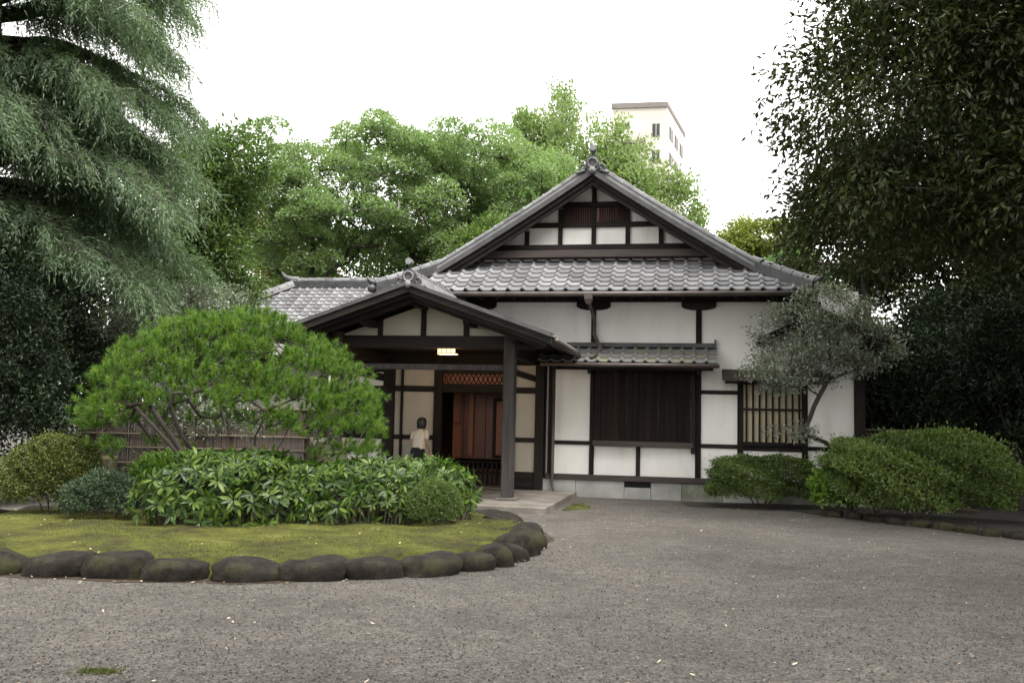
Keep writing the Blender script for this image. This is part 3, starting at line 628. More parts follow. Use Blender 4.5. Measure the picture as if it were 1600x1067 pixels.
# ------------------------------------------------------------------ plants: helpers
def unit(a): return a / (np.linalg.norm(a, axis=-1, keepdims=True) + 1e-9)
def leaf_arr(P, D, N, L, W, fold=.25):
    """rhombus leaves, one folded quad each"""
    P, D, N = np.asarray(P), unit(D), np.asarray(N); S = unit(np.cross(D, N)); N = np.cross(S, D)
    n = len(P); L = np.broadcast_to(L, (n,))[:, None]; W = np.broadcast_to(W, (n,))[:, None]
    V = np.stack([P, P + D * L * .45 + S * W * .5 + N * W * fold, P + D * L, P + D * L * .45 - S * W * .5 + N * W * fold], 1).reshape(-1, 3)
    return V, np.arange(4 * n).reshape(-1, 4)
def big_leaf_arr(P, D, N, L, W, droop=.25):
    """lance-shaped leaf with midrib crease and bend: 8 verts"""
    P, D, N = np.asarray(P), unit(D), np.asarray(N); S = unit(np.cross(D, N)); N = np.cross(S, D)
    n = len(P); L = np.broadcast_to(L, (n,))[:, None]; W = np.broadcast_to(W, (n,))[:, None]
    def pt(t, s, up=0): return P + D * L * t + S * W * s + N * (W * up - L * droop * t * t)
    V = np.stack([pt(0, 0), pt(.35, .42, .12), pt(.35, 0), pt(.35, -.42, .12), pt(.7, .4, .1), pt(.7, 0), pt(.7, -.4, .1), pt(1, 0)], 1).reshape(-1, 3)
    b = np.arange(n)[:, None] * 8
    F4 = np.concatenate([b + [1, 4, 5, 2], b + [2, 5, 6, 3]]); F3 = np.concatenate([b + [0, 1, 2], b + [0, 2, 3], b + [4, 7, 5], b + [5, 7, 6]])
    return V, F3, F4
def lobe_points(rs, lobes, n, inner=.55, zmin=-9):
    """clump centres near the surface of ellipsoid lobes, with outward direction"""
    w_ = np.array([(l_[3] * l_[4] + l_[3] * l_[5] + l_[4] * l_[5]) for l_ in lobes]); w_ = w_ / w_.sum()
    P, O = [], []
    while len(P) < n:
        l_ = lobes[rs.choice(len(lobes), p=w_)]; d = unit(rs.normal(size=3)); r = rs.uniform(inner, 1) ** .6
        p = np.array(l_[:3]) + d * np.array(l_[3:6]) * r
        if p[2] < zmin: continue
        if d[2] < -.45 and rs.random() < .6: continue
        P.append(p); O.append(d)
    return np.array(P), np.array(O)
def grow(rs, trunks, targets, rtip=.012, sag=.1, expo=.48):
    """branches from trunk polylines to every target; returns tube arrays"""
    nodes, par, chains = [], [], []
    for tr_ in trunks:
        ids = []
        for k, p in enumerate(tr_):
            nodes.append(np.array(p, float)); par.append(ids[-1] if ids else -1); ids.append(len(nodes) - 1)
        chains.append(ids)
    base = nodes[0]; order = np.argsort([np.linalg.norm(t - nodes[chains[0][-1]]) for t in targets])
    for ti in order:
        t = targets[ti]; A = np.array(nodes); d = np.linalg.norm(A - t, axis=1)
        cost = d + .5 * np.maximum(0, A[:, 2] - t[2]) + .12 * np.linalg.norm(A - base, axis=1); cost[0] += 50
        j = int(np.argmin(cost)); a = nodes[j]; ids = [j]; D = np.linalg.norm(t - a); k = 2 if D < 1.2 else 4
        for i in range(1, k + 1):
            f = i / k; p = a + (t - a) * f + np.array([0, 0, -sag * D * math.sin(math.pi * f)]) + (rs.normal(size=3) * .05 * D if i < k else 0)
            nodes.append(p); par.append(ids[-1]); ids.append(len(nodes) - 1)
        chains.append(ids)
    cnt = np.zeros(len(nodes)); haschild = np.zeros(len(nodes), bool)
    for p in par:
        if p >= 0: haschild[p] = True
    cnt[~haschild] = 1
    for i in range(len(nodes) - 1, -1, -1):
        if par[i] >= 0: cnt[par[i]] += cnt[i]
    rad = rtip * np.maximum(cnt, 1) ** expo
    return np.array(nodes), chains, rad
def branch_mesh(name, nodes, chains, rad, r0=None, sides=6):
    V, F, n = [], [], 0
    for ids in chains:
        r = rad[ids].copy()
        if len(r) > 1: r[0] = min(r[0], r[1] * 1.25)
        if r0 and ids is chains[0]: r = np.maximum(r, np.linspace(r0, r[-1], len(r)))
        v, f = tube_arr(nodes[ids], r, 10 if r.max() > .12 else sides); V.append(v); F.append(f + n); n += len(v)
    return mesh(name, np.concatenate(V), [np.concatenate(F)], None, True)
def foliage(rs, C, O, per, spread, L, W, droop=0., flat=.6, upn=1.0, jit=.8, out=.8):
    n = len(C) * per
    c = np.repeat(C, per, 0); o = np.repeat(O, per, 0)
    P = c + np.clip(rs.normal(size=(n, 3)), -1.7, 1.7) * np.array([spread, spread, spread * flat])
    D = o * out + rs.normal(size=(n, 3)) * jit; D[:, 2] -= droop
    N = rs.normal(size=(n, 3)) * .55; N[:, 2] += upn
    l_ = L * rs.uniform(.65, 1.25, n); w_ = W * rs.uniform(.7, 1.2, n)
    V, F = leaf_arr(P, D, N, l_, w_)
    cl = np.repeat(rs.uniform(0, 1, len(C)), per)
    rnd = np.clip(.5 * cl + .5 * rs.uniform(0, 1, n), 0, .95)
    return V, F, rnd
def foliage_pad(rs, C, per, pr, L, W):
    n = len(C) * per; c = np.repeat(C, per, 0); sz = np.repeat(rs.uniform(.65, 1.25, len(C)), per)[:, None] * pr
    d = unit(rs.normal(size=(n, 3))); d[:, 2] = np.abs(d[:, 2]) * 1.0 - .18 * (rs.rand(n) < .35)
    P = c + d * sz * np.array([1, 1, .72]) * rs.uniform(.55, 1.05, (n, 1)) ** .5
    D = d * .7 + rs.normal(size=(n, 3)) * .7; N = d * .5 + rs.normal(size=(n, 3)) * .5; N[:, 2] += .8
    V, F = leaf_arr(P, D, N, L * rs.uniform(.65, 1.25, n), W * rs.uniform(.7, 1.2, n))
    return V, F, np.clip(.45 * np.repeat(rs.uniform(0, 1, len(C)), per) + .5 * rs.uniform(0, 1, n), 0, .95)
def tree(name, label, base, lobes, clumps, per, L, W, leaf, seed, trunk_top=None, r0=.2, bark='bark', spread=.35, cat='tree', group=None, stems=1, rtip=.012, zmin=.2, lean=(0, 0), sag=.05, expo=.48, dens=1.25, ls=1.5, pad=0, **kw):
    per = int(per * dens); L *= ls; W *= ls
    rs = np.random.RandomState(seed); b = np.array(base, float)
    lob = [tuple(np.array(l_[:3]) - b) + tuple(l_[3:]) for l_ in lobes]
    C, O = lobe_points(rs, lob, clumps, zmin=zmin)
    cz = np.mean([l_[2] for l_ in lob]); top = trunk_top or cz; trunks = []
    for s in range(stems):
        a = s * 2.4 + seed; q = 0 if stems == 1 else .12; sp = 0 if stems == 1 else .35
        k = np.linspace(0, 1, 6)
        trunks.append([np.array([q * math.cos(a) + (lean[0] + sp * math.cos(a)) * t * t * top * .6 + rs.normal() * .03 * top * (t > 0) * .4, q * math.sin(a) + (lean[1] + sp * math.sin(a)) * t * t * top * .6 + rs.normal() * .012 * top * (t > 0), t * top - .05 * (t == 0)]) for t in k])
    sub = np.arange(len(C)) if len(C) < 260 else rs.choice(len(C), 260, replace=False)
    nodes, chains, rad = grow(rs, trunks, C[sub], rtip, sag, expo)
    root = empty(name, base); tag(root, label, cat, group)
    obj('trunk', branch_mesh('trunk', nodes, chains, rad, r0), bark, root)
    V, F, rnd = foliage_pad(rs, C, per, pad, L, W) if pad else foliage(rs, C, O, per, spread, L, W, **kw)
    obj('crown', mesh('crown', V, [F], rnd), leaf, root)
    return root
def copy_tree(o, loc, rz, sc, label, name=None):
    c = o.copy(); COL.objects.link(c); c.location = loc; c.rotation_euler = (0, 0, rz); c.scale = sc if isinstance(sc, tuple) else (sc, sc, sc); c['label'] = label
    for ch in o.children:
        d = ch.copy(); COL.objects.link(d); d.parent = c
    return c

# ------------------------------------------------------------------ round garden bed: moss mound with a ring of boulders
IC, IR = (-3.42, 13.1), 3.86
rs = np.random.RandomState(1)
V, F = [(0, 0, .2)], []; NR, NA = 26, 96
def bedz(x, y):
    r = math.hypot(x, y) / IR
    return .2 - .06 * r ** 3 + .022 * math.sin(2.1 * x + 1) * math.cos(1.7 * y) + .012 * math.sin(5.3 * x + 2 * y) - (.5 * max(0, (r - .95)) / .06 if r > .95 else 0)
for i in range(1, NR + 1):
    for j in range(NA):
        r = IR * 1.02 * i / NR; t = 2 * math.pi * j / NA; x, y = r * math.cos(t), r * math.sin(t); V.append((x, y, bedz(x, y)))
F3 = [(0, 1 + j, 1 + (j + 1) % NA) for j in range(NA)]
F4 = [(1 + i * NA + j, 1 + (i + 1) * NA + j, 1 + (i + 1) * NA + (j + 1) % NA, 1 + i * NA + (j + 1) % NA) for i in range(NR - 1) for j in range(NA)]
bed = tag(obj('garden_bed', mesh('garden_bed', V, [np.array(F3), np.array(F4)], None, True), 'moss', loc=(*IC, 0)), kind='structure')
# short grass and moss fringe on the bed
n = 26000; r = IR * np.sqrt(rs.uniform(.2, .98, n)); t = rs.uniform(0, 2 * math.pi, n)
P = np.stack([r * np.cos(t), r * np.sin(t), np.zeros(n)], 1); P[:, 2] = [bedz(a, b_) - .004 for a, b_ in P[:, :2]]
patch = np.sin(P[:, 0] * 2.3 + 1.1) * np.cos(P[:, 1] * 1.9) + .5 * np.sin(P[:, 0] * 6 + P[:, 1] * 4) + .4 * (P[:, 0] > .5); keep = patch > -.25 + rs.uniform(-.4, .4, n); P = P[keep]; n = len(P)
D = rs.normal(size=(n, 3)) * .55; D[:, 2] = 1
V, F = leaf_arr(P, D, rs.normal(size=(n, 3)), rs.uniform(.014, .04, n), .006)
tag(obj('moss_grass', mesh('moss_grass', V, [F], rs.uniform(0, 1, n)), 'grass', loc=(*IC, 0)), 'short yellow green grass and moss growing on the round bed', 'grass', kind='stuff')
def boulder(rs, sx, sy, sz):
    nu, nv = 22, 12; V, k = [], 0
    ph = rs.uniform(0, 6, 9); e = rs.uniform(.55, .95)
    for i in range(nv + 1):
        a = math.pi * i / nv - math.pi / 2
        for j in range(nu):
            t = 2 * math.pi * j / nu
            c, s_ = math.cos(a), math.sin(a); f = lambda q: math.copysign(abs(q) ** e, q)
            x, y, z = f(c) * f(math.cos(t)), f(c) * f(math.sin(t)), f(s_)
            d = 1 + .03 * math.sin(9 * y + 5 * x + ph[6]) * math.sin(8 * z + ph[7]) + .09 * math.sin(3 * x + ph[0]) + .07 * math.sin(2.6 * y + 2 * x + ph[1]) + .05 * math.sin(3 * z + 2 * x + ph[2]) + .02 * math.sin(7 * x + ph[3]) * math.sin(6 * z + ph[4])
            V.append((x * sx * d, y * sy * d, z * sz * d + .12 * sz * x * math.sin(ph[5])))
    F = [(i * nu + j, i * nu + (j + 1) % nu, (i + 1) * nu + (j + 1) % nu, (i + 1) * nu + j) for i in range(nv) for j in range(nu)]
    return mesh('edging_stone', V, [np.array(F)], None, True)
# front stones at their places, the rest of the ring follows
st = [(-4.95, 9.55, .33, .21), (-4.30, 9.44, .30, .2), (-3.74, 9.42, .27, .225), (-3.16, 9.42, .31, .20), (-2.50, 9.44, .34, .195), (-1.90, 9.58, .31, .205), (-1.34, 9.78, .31, .20), (-.79, 10.06, .31, .22), (-.40, 10.44, .19, .205), (-.14, 10.76, .19, .2), (-.03, 11.15, .24, .22), (.12, 11.65, .27, .25), (.22, 12.25, .3, .26), (.24, 12.9, .33, .24), (.16, 13.6, .32, .2), (-.05, 14.3, .33, .18)]
a0 = math.atan2(st[-1][1] - IC[1], st[-1][0] - IC[0]); a1 = math.atan2(st[0][1] - IC[1], st[0][0] - IC[0]) + 2 * math.pi
n = int((a1 - a0) * IR / .66)
for k in range(1, n):
    a = a0 + (a1 - a0) * k / n; st.append((IC[0] + 3.88 * math.cos(a), IC[1] + 3.88 * math.sin(a), .3 + .05 * rs.rand(), .15 + .05 * rs.rand()))
edge = []
for j in range(140):
    t = 2 * math.pi * j / 140; edge.append((t, 3.45, 4.02 + .05 * math.sin(9 * t) + .04 * math.sin(23 * t + 1) + rs.uniform(-.02, .03)))
tag(obj('soil_edge', mesh('soil_edge', [(r_ * math.cos(t), r_ * math.sin(t), .005) for t, a_, b_ in edge for r_ in (a_, b_)], [np.array([(2 * j, 2 * j + 1, (2 * j + 3) % 280, (2 * j + 2) % 280) for j in range(140)])]), 'soil_edge', loc=(*IC, 0)), kind='structure')
for x, y, hx, hz in st:
    hz *= rs.uniform(.85, 1.15)
    a = math.atan2(y - IC[1], x - IC[0])
    obj('edging_stone', boulder(rs, hx * 1.07, .22 + .04 * rs.rand(), hz * .74), 'boulder', bed, loc=(x - IC[0], y - IC[1], .04 + .02 * rs.rand()), rot=(rs.normal() * .05, rs.normal() * .07, a - math.pi / 2 + rs.normal() * .06))

# ------------------------------------------------------------------ umbrella pine on the bed
def pine():
    rs = np.random.RandomState(7); base = np.array([-3.95, 14.2, .17]); root = empty('umbrella_pine', base)
    tag(root, 'dome shaped green pine with many stems standing on the round bed', 'pine tree')
    cx, cz = -.1, 1.2; A, B, H = 2.06, 1.75, 1.72; T_ = []; O = []
    pads = []
    for k in range(1800):
        d = unit(rs.normal(size=3))
        if d[2] < .03 + .16 * (abs(d[0]) < .55 and d[1] < 0): continue
        p = np.array([cx + d[0] * A, d[1] * B, cz + d[2] * H * (1 - .06 * (d[0] > .3))])
        if all(np.linalg.norm((p - q) / [1, 1, .8]) > .255 for q, _ in pads): pads.append((p, d))
    low = []                                   # hanging lower rim and an inner front tier
    for k in range(60):
        t = rs.uniform(0, 2 * math.pi)
        if abs(math.cos(t)) < .62: continue
        p = np.array([cx + A * .97 * math.cos(t), B * .97 * math.sin(t), cz - rs.uniform(0, .28)])
        if all(np.linalg.norm(p - q) > .33 for q, _ in pads + low): low.append((p, unit(np.array([math.cos(t), math.sin(t), .25]))))
    inner = [(np.array([x, y, z]), unit(np.array([x * .3, -.6, .8]))) for x, y, z in ((-.25, -1.15, 1.85), (.2, -1.25, 1.8), (.6, -1.2, 1.95), (-.7, -1.0, 2.05), (1.0, -1.05, 1.75), (1.35, -.9, 1.6), (.15, -.9, 2.3), (-1.2, -.8, 1.75), (.85, -.8, 2.3))]
    allp = pads + low + inner
    C = np.array([p for p, _ in allp]); Od = np.array([d for _, d in allp])
    stems = []
    for k, (dx, dy) in enumerate([(-.75, -.2), (-.3, .35), (.05, -.3), (.35, .3), (.7, -.25), (1.05, .1), (-1.05, .2), (-.45, -.5), (.5, -.5), (.1, .6)]):
        q = np.array([-.1 + dx * .35, dy * .5, 0]); stems.append([q, q + [dx * .14, dy * .2, .32], q + [dx * .4 + rs.normal() * .06, dy * .4, .7], q + [dx * .78 + rs.normal() * .06, dy * .8, 1.12], q + [dx * 1.1 + rs.normal() * .06, dy * 1.2, 1.5]])
    nodes, chains, rad = grow(rs, stems, C - Od * .14, .0085, .08, .42)
    obj('trunk', branch_mesh('trunk', nodes, chains, rad, .06), 'bark', root)
    tw = []; V, F, Rn, n0 = [], [], [], 0
    for c, d in allp:
        m_ = rs.randint(11, 15); pos = c + rs.normal(size=(m_, 3)) * [.12, .12, .055]
        for p in pos:
            ax = unit(d * .6 + np.array([0, 0, .75]) + rs.normal(size=3) * .25); k = 80
            D = unit(ax * .8 + rs.normal(size=(k, 3)) * .55); L = rs.uniform(.06, .115, k)[:, None]; S = unit(np.cross(D, rs.normal(size=(k, 3)))) * .0032
            b = p - ax * rs.uniform(0, .08, (k, 1)); V.append(np.stack([b - S, b + S, b + D * L], 1).reshape(-1, 3)); g = rs.uniform(0, .6); Rn.append(np.clip(g + rs.uniform(0, .4, k), 0, .9))
            n0 += k
    obj('needles', mesh('needles', np.concatenate(V), [np.arange(n0 * 3).reshape(-1, 3)], np.concatenate(Rn)), 'leaf_pine', root)
pine()

# ------------------------------------------------------------------ shrubs
def dome_shrub(name, label, base, rx, ry, h, z0, nleaf, L, W, leaf, seed, stems=7, droop=0., lump=.07, inner=.72, cat='shrub', group=None, tiers=0, flat_top=1.0, sk=(0, 0)):
    rs = np.random.RandomState(seed); root = empty(name, base); tag(root, label, cat, group); nleaf = int(nleaf * 1.4); L *= 1.3; W *= 1.35
    d = unit(rs.normal(size=(nleaf * 2, 3))); d = d[d[:, 2] > -.5][:nleaf]; n = len(d)
    f = 1 + lump * (np.sin(5 * d[:, 0] + 3 * d[:, 2] + seed) + np.sin(6 * d[:, 1] + 4 * d[:, 0] + 2) + .7 * np.sin(11 * d[:, 2] + 9 * d[:, 0]))
    r = f * rs.uniform(inner, 1, n) ** .5; r = r * np.where(rs.rand(n) < .07, rs.uniform(1, 1.16, n), 1)
    hole = np.sin(13 * d[:, 0] + 7 * d[:, 2] + seed) * np.sin(11 * d[:, 1] - 5 * d[:, 2] + 2 * seed) * np.sin(9 * d[:, 2] + 8 * d[:, 0]); r = r * np.where(hole > .35, rs.uniform(.8, .93, n), 1)
    zc = z0 + (h - z0) * .42; up = (h - zc); dn = zc - z0
    zz = d[:, 2]; bx = np.clip((1 - np.abs(zz) ** (2 / flat_top ** 2)), 0, 1) ** .5 / np.sqrt(np.maximum(1 - zz ** 2, 1e-4)); r = r * np.ones(n); hx_ = np.clip(bx, 0, 3.0)
    P = np.stack([d[:, 0] * rx * r * hx_, d[:, 1] * ry * r * hx_, zc + np.where(zz > 0, zz * up, zz * dn * 1.6) * r], 1); P[:, 2] = np.maximum(P[:, 2], z0 * .6)
    P[:, 0] += sk[0] * (P[:, 2] - zc); 
    D = d * .9 + rs.normal(size=(n, 3)) * .75; D[:, 2] += .25 - droop; N = d + rs.normal(size=(n, 3)) * .5; N[:, 2] += .6
    V, F = leaf_arr(P, D, N, L * rs.uniform(.6, 1.25, n), W * rs.uniform(.7, 1.2, n))
    rnd = np.clip(.45 * (f - .85) / .3 + .55 * rs.uniform(0, 1, n), 0, .95)
    obj('foliage', mesh('foliage', V, [F], rnd), leaf, root)
    tr_ = []
    for k in range(stems):
        a = k * 2.4; q = np.array([.1 * math.cos(a), .1 * math.sin(a), -.03]); tr_.append([q, q + [.12 * rx * math.cos(a), .12 * ry * math.sin(a), .2 * h], q + [.4 * rx * math.cos(a), .4 * ry * math.sin(a), max(z0, .4 * h)]])
    tg = P[rs.choice(n, 70, replace=False)] * [.85, .85, .92]
    nodes, chains, rad = grow(rs, tr_, tg, .006, .02, .45)
    obj('stems', branch_mesh('stems', nodes, chains, rad, None, 5), 'bark', root)
    return root
dome_shrub('azalea_bush', 'round azalea bush with yellowish rusty leaves at the left of the bed', (-6.35, 13.55, .14), .66, .62, 1.1, .12, 22000, .03, .017, 'leaf_azalea', 11, 6, flat_top=.92, lump=.025)
dome_shrub('juniper_bush', 'low dark bluish green juniper bush between azalea and broad leaved shrub', (-5.35, 12.9, .16), .5, .45, .62, .1, 7500, .045, .012, 'leaf_juniper', 12, 4)
dome_shrub('box_bush', 'small tight rounded green bush at right end of the broad leaved shrub', (-1.0, 13.15, .16), .37, .35, .62, .06, 7000, .022, .014, 'leaf_bush', 13, 4, lump=.03, inner=.85)
dome_shrub('yellow_shrub', 'bright yellow green low shrub behind the broad leaves below the pine', (-4.55, 14.6, .16), 1.15, .45, .86, .3, 6000, .045, .022, 'leaf_bright', 14, 6, lump=.05, flat_top=.7)
dome_shrub('azalea_bush', 'dense low green azalea bush against the white wall right of the shutters', (5.05, 19.35, 0), 1.12, .62, 1.03, .14, 15000, .045, .022, 'leaf_bush', 15, 9, flat_top=.92, lump=.085)
dome_shrub('hedge_bush', 'large spreading bright green bush overhanging the low bamboo fence on the right', (7.35, 17.35, 0), 1.7, 1.0, 1.56, .16, 32000, .05, .027, 'leaf_bush', 16, 9, flat_top=.97, lump=.085)
dome_shrub('leafy_plant', 'light green leafy plant between the wall azalea and the large right bush', (6.05, 17.95, 0), .42, .4, .95, .12, 900, .095, .055, 'leaf_bright', 17, 5, inner=.4)

def broadleaf():
    rs = np.random.RandomState(21); root = empty('broadleaf_shrub', (-2.6, 12.9, .15))
    tag(root, 'wide glossy broad leaved shrub in front of the pine on the round bed', 'shrub')
    # outline in plan: a band curving along the front of the bed
    W_ = []
    for k in range(2600):
        t = rs.uniform(0, 1); cx = -2.05 + 4.12 * t; cy = -.42 + 1.0 * t + .9 * t * t; hw = .78 - .16 * abs(2 * t - 1) ** 4 * 2; ht = (.9 - .14 * t) * (1 - .3 * abs(2 * t - 1) ** 5) * (1 + .07 * math.sin(9 * t) + .04 * math.sin(23 * t))
        a = rs.uniform(-.3, math.pi + .2); q = rs.uniform(.86, 1.02) if rs.random() < .75 else rs.uniform(.5, .9)
        ca, sa = math.cos(a), max(math.sin(a), -.12)
        W_.append(((cx + rs.normal() * .04, cy - ca * hw * q, .1 + ht * q * (abs(sa) ** .6 * np.sign(sa) * .86 + .06)), (rs.normal() * .3 + (t - .5) * .9 * (abs(t - .5) > .42) * 3, -ca, sa * .9 + .2)))
    W_ = [w_ for w_ in W_ if w_[0][2] > .06]; sel = []; Pa = np.zeros((0, 3))
    for c, d in W_:
        if len(Pa) and np.min(np.linalg.norm(Pa - c, axis=1)) < .085: continue
        sel.append((c, d)); Pa = np.array([s[0] for s in sel])
    P, D, N, L = [], [], [], []
    for c, d in sel:
        ax = unit(np.array(d) + rs.normal(size=3) * .25); k = rs.randint(6, 10); x = unit(np.cross(ax, rs.normal(size=3))); y = np.cross(ax, x); sp = rs.uniform(.75, 1.5); ph = rs.uniform(0, 6)
        for j in range(k):
            t = ph + 2 * math.pi * j / k + rs.normal() * .2; e = x * math.cos(t) + y * math.sin(t)
            P.append(np.array(c) + e * .012); D.append(ax * .65 + e * sp * rs.uniform(.7, 1.1) + np.array([0, 0, -.12])); N.append(ax * 1.0 - e * .3); L.append(rs.uniform(.08, .18))
    P, D, N, L = map(np.array, (P, D, N, L)); n = len(P); base = np.array([-2.6, 12.9, .15])
    # leaves nearest the viewer become parts of their own
    dist = np.linalg.norm(P + base - [0, 0, 1.55], axis=1) - P[:, 2] * 2.0 + (rs.uniform(0, 1.6, n)); order = np.argsort(dist); near = order[:300]; far = order[300:]
    V, F3, F4 = big_leaf_arr(P[far], D[far], N[far], L[far], L[far] * .3)
    r_ = np.clip(rs.uniform(0, .75, len(far)) + .25 * rs.uniform(0, 1, len(far)) ** 6, 0, .95); m_ = len(far)
    me = mesh('foliage', V, [F3, F4], np.concatenate([np.tile(r_, 4), np.tile(r_, 2)]), True); tag(obj('foliage', me, 'leaf_broad', root), kind='stuff')
    lm = []
    for v in range(4):
        V, F3, F4 = big_leaf_arr(np.zeros((1, 3)), np.array([[0, 1., 0]]), np.array([[0, 0, 1.]]), 1.0, .28 + .02 * v, .15 + .08 * v)
        q = mesh('leaf', V, [F3, F4], np.full(6, .12 + .2 * v), True); q.materials.append(MATS['leaf_broad']); lm.append(q)
    for i in near:
        y = unit(D[i]); x = unit(np.cross(y, N[i])); z = np.cross(x, y); s = L[i]
        M = Matrix(((x[0] * s, y[0] * s, z[0] * s, P[i][0]), (x[1] * s, y[1] * s, z[1] * s, P[i][1]), (x[2] * s, y[2] * s, z[2] * s, P[i][2]), (0, 0, 0, 1)))
        obj('leaf', lm[rs.randint(4)], None, root, mw=M)
    V, F, n0 = [], [], 0
    for c, d in sel[::2]:
        v, f = tube_arr([(c[0] * .96, c[1] * .8, -.02), (c[0] * .98, c[1] * .9, c[2] * .5), c], [.008, .006, .004], 4); V.append(v); F.append(f + n0); n0 += len(v)
    tag(obj('stems', mesh('stems', np.concatenate(V), [np.concatenate(F)]), 'bark', root), kind='stuff')
broadleaf()

# old stumps on the bed
def stump(label, loc, r, h, seed, hollow):
    rs = np.random.RandomState(seed); root = empty('tree_stump', loc); tag(root, label, 'stump'); n = 26; rings = []
    rag = rs.uniform(-.12, .12, n) * hollow; fl = 1 + .07 * np.sin(np.arange(n) * 2 * math.pi / n * 5 + seed) + rs.normal(size=n) * .02
    for z, k in ((-.05, 1.25), (.12, 1.08), (.5, 1.0), (1, .97)):
        rings.append([(r * k * fl[j] * math.cos(2 * math.pi * j / n), r * k * fl[j] * math.sin(2 * math.pi * j / n), z * h + (rag[j] if z == 1 else 0)) for j in range(n)])
    if hollow: rings += [[(p[0] * .8, p[1] * .8, p[2] - .01) for p in rings[-1]], [(p[0] * .7, p[1] * .7, h * .4) for p in rings[-1]]]
    MB().loft(rings).build('bark_shell', 'old_wood', root)
    if not hollow: MB().loft([[(p[0] * 1.04, p[1] * 1.04, h - .01) for p in rings[-1]], [(p[0] * 1.04, p[1] * 1.04, h + .03) for p in rings[-1]]]).build('cut_face', 'cut_wood', root)
stump('mossy sawn tree stump with a flat top beside the round azalea', (-5.72, 13.75, .15), .15, .78, 3, 0)
stump('weathered hollow stump of grey wood behind the pine beside the porch post', (-3.1, 16.5, 0), .33, 1.15, 5, 1)

# ------------------------------------------------------------------ trees of the garden
tree('silver_tree', 'small grey leaved tree with crooked trunks before the right end of the house', (6.75, 19.3, 0),
     [(5.6, 19.2, 3.6, .75, .6, .5), (6.3, 19.1, 4.0, .8, .6, .42), (5.35, 19.0, 2.75, .75, .55, .42), (6.2, 19.1, 3.0, .85, .6, .45), (7.0, 19.3, 3.3, .8, .6, .6), (5.6, 19.0, 1.55, .35, .3, .1)], 150, 62, .06, .03, 'leaf_silver', 31, 1.0, .08, dens=1.6, ls=1.25, spread=.15, stems=3, rtip=.0075, zmin=1.0, expo=.47)
tree('silver_tree', 'grey leaved small tree behind the pine in front of the bamboo fence', (-6.5, 20.3, 0),
     [(-7.9, 20.3, 3.4, .8, .7, .55), (-7.0, 20.1, 3.9, .8, .7, .45), (-6.3, 20.2, 3.85, .6, .6, .4), (-7.4, 20, 2.2, .9, .6, .6), (-6.2, 20, 1.5, 1.2, .6, .4)], 150, 55, .065, .032, 'leaf_silver', 32, 1.2, .08, dens=2, ls=1.2, spread=.19, stems=3, rtip=.008, zmin=.8)
big = tree('evergreen_tree', 'huge dark glossy evergreen tree filling the upper right corner', (10.2, 16.4, 0),
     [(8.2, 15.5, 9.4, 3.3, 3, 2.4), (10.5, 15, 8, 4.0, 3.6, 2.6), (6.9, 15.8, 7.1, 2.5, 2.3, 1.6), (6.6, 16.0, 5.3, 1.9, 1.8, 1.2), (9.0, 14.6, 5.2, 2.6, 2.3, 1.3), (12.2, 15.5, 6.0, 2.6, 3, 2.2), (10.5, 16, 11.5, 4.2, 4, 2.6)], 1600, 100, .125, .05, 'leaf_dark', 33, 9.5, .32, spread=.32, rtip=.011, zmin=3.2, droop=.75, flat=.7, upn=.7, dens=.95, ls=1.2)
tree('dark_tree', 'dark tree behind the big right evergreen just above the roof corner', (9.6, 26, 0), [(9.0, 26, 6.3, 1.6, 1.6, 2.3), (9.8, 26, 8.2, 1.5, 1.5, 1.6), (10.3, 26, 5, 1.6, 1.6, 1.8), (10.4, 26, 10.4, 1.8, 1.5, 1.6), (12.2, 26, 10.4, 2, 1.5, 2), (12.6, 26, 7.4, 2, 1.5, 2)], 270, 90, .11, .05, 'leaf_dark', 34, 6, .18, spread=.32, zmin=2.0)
for i, (x, y, h, rx, lab) in enumerate([(8.6, 21.5, 3.9, 1.2, 'dark evergreen shrub tree beside the right corner of the house'), (10.8, 20.2, 4.3, 1.5, 'dark evergreen shrub tree behind the large right bush'), (13.0, 18.6, 4.5, 1.7, 'dark evergreen shrub tree at the far right edge')]):
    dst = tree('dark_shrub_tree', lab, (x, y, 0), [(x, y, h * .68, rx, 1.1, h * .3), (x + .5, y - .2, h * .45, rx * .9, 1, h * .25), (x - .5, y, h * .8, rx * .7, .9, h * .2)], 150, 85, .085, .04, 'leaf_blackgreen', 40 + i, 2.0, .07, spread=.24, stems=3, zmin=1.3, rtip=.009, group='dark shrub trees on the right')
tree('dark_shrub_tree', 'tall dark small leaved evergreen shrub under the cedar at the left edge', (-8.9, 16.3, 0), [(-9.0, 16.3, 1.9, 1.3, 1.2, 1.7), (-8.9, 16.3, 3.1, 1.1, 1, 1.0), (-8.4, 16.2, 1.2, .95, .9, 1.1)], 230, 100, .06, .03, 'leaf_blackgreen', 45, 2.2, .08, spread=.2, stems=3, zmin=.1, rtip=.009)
tree('dark_tree', 'wide dark evergreen far behind the right shrub trees', (16, 28, 0), [(12.5, 28, 6, 2.5, 2, 3), (15.5, 28, 8, 3, 2, 3.2), (18.5, 27, 7, 3, 2, 3.4), (15, 27, 3.5, 4, 2, 2.5), (21, 26, 7, 3, 2, 4)], 320, 95, .16, .085, 'leaf_blackgreen', 48, 6, .2, spread=.5, zmin=.5)
tree('dark_tree', 'black green tree standing behind the pine under the cedar branches', (-10.8, 24.8, 0), [(-11, 24.5, 4.6, 2.0, 1.5, 2.2), (-9.4, 24.8, 3.2, 1.5, 1.2, 1.8), (-11.5, 24.5, 2.1, 2.0, 1.3, 1.8), (-12.8, 24, 3.6, 2.0, 1.5, 3)], 270, 95, .095, .045, 'leaf_blackgreen', 46, 4.2, .15, spread=.32, zmin=.3)
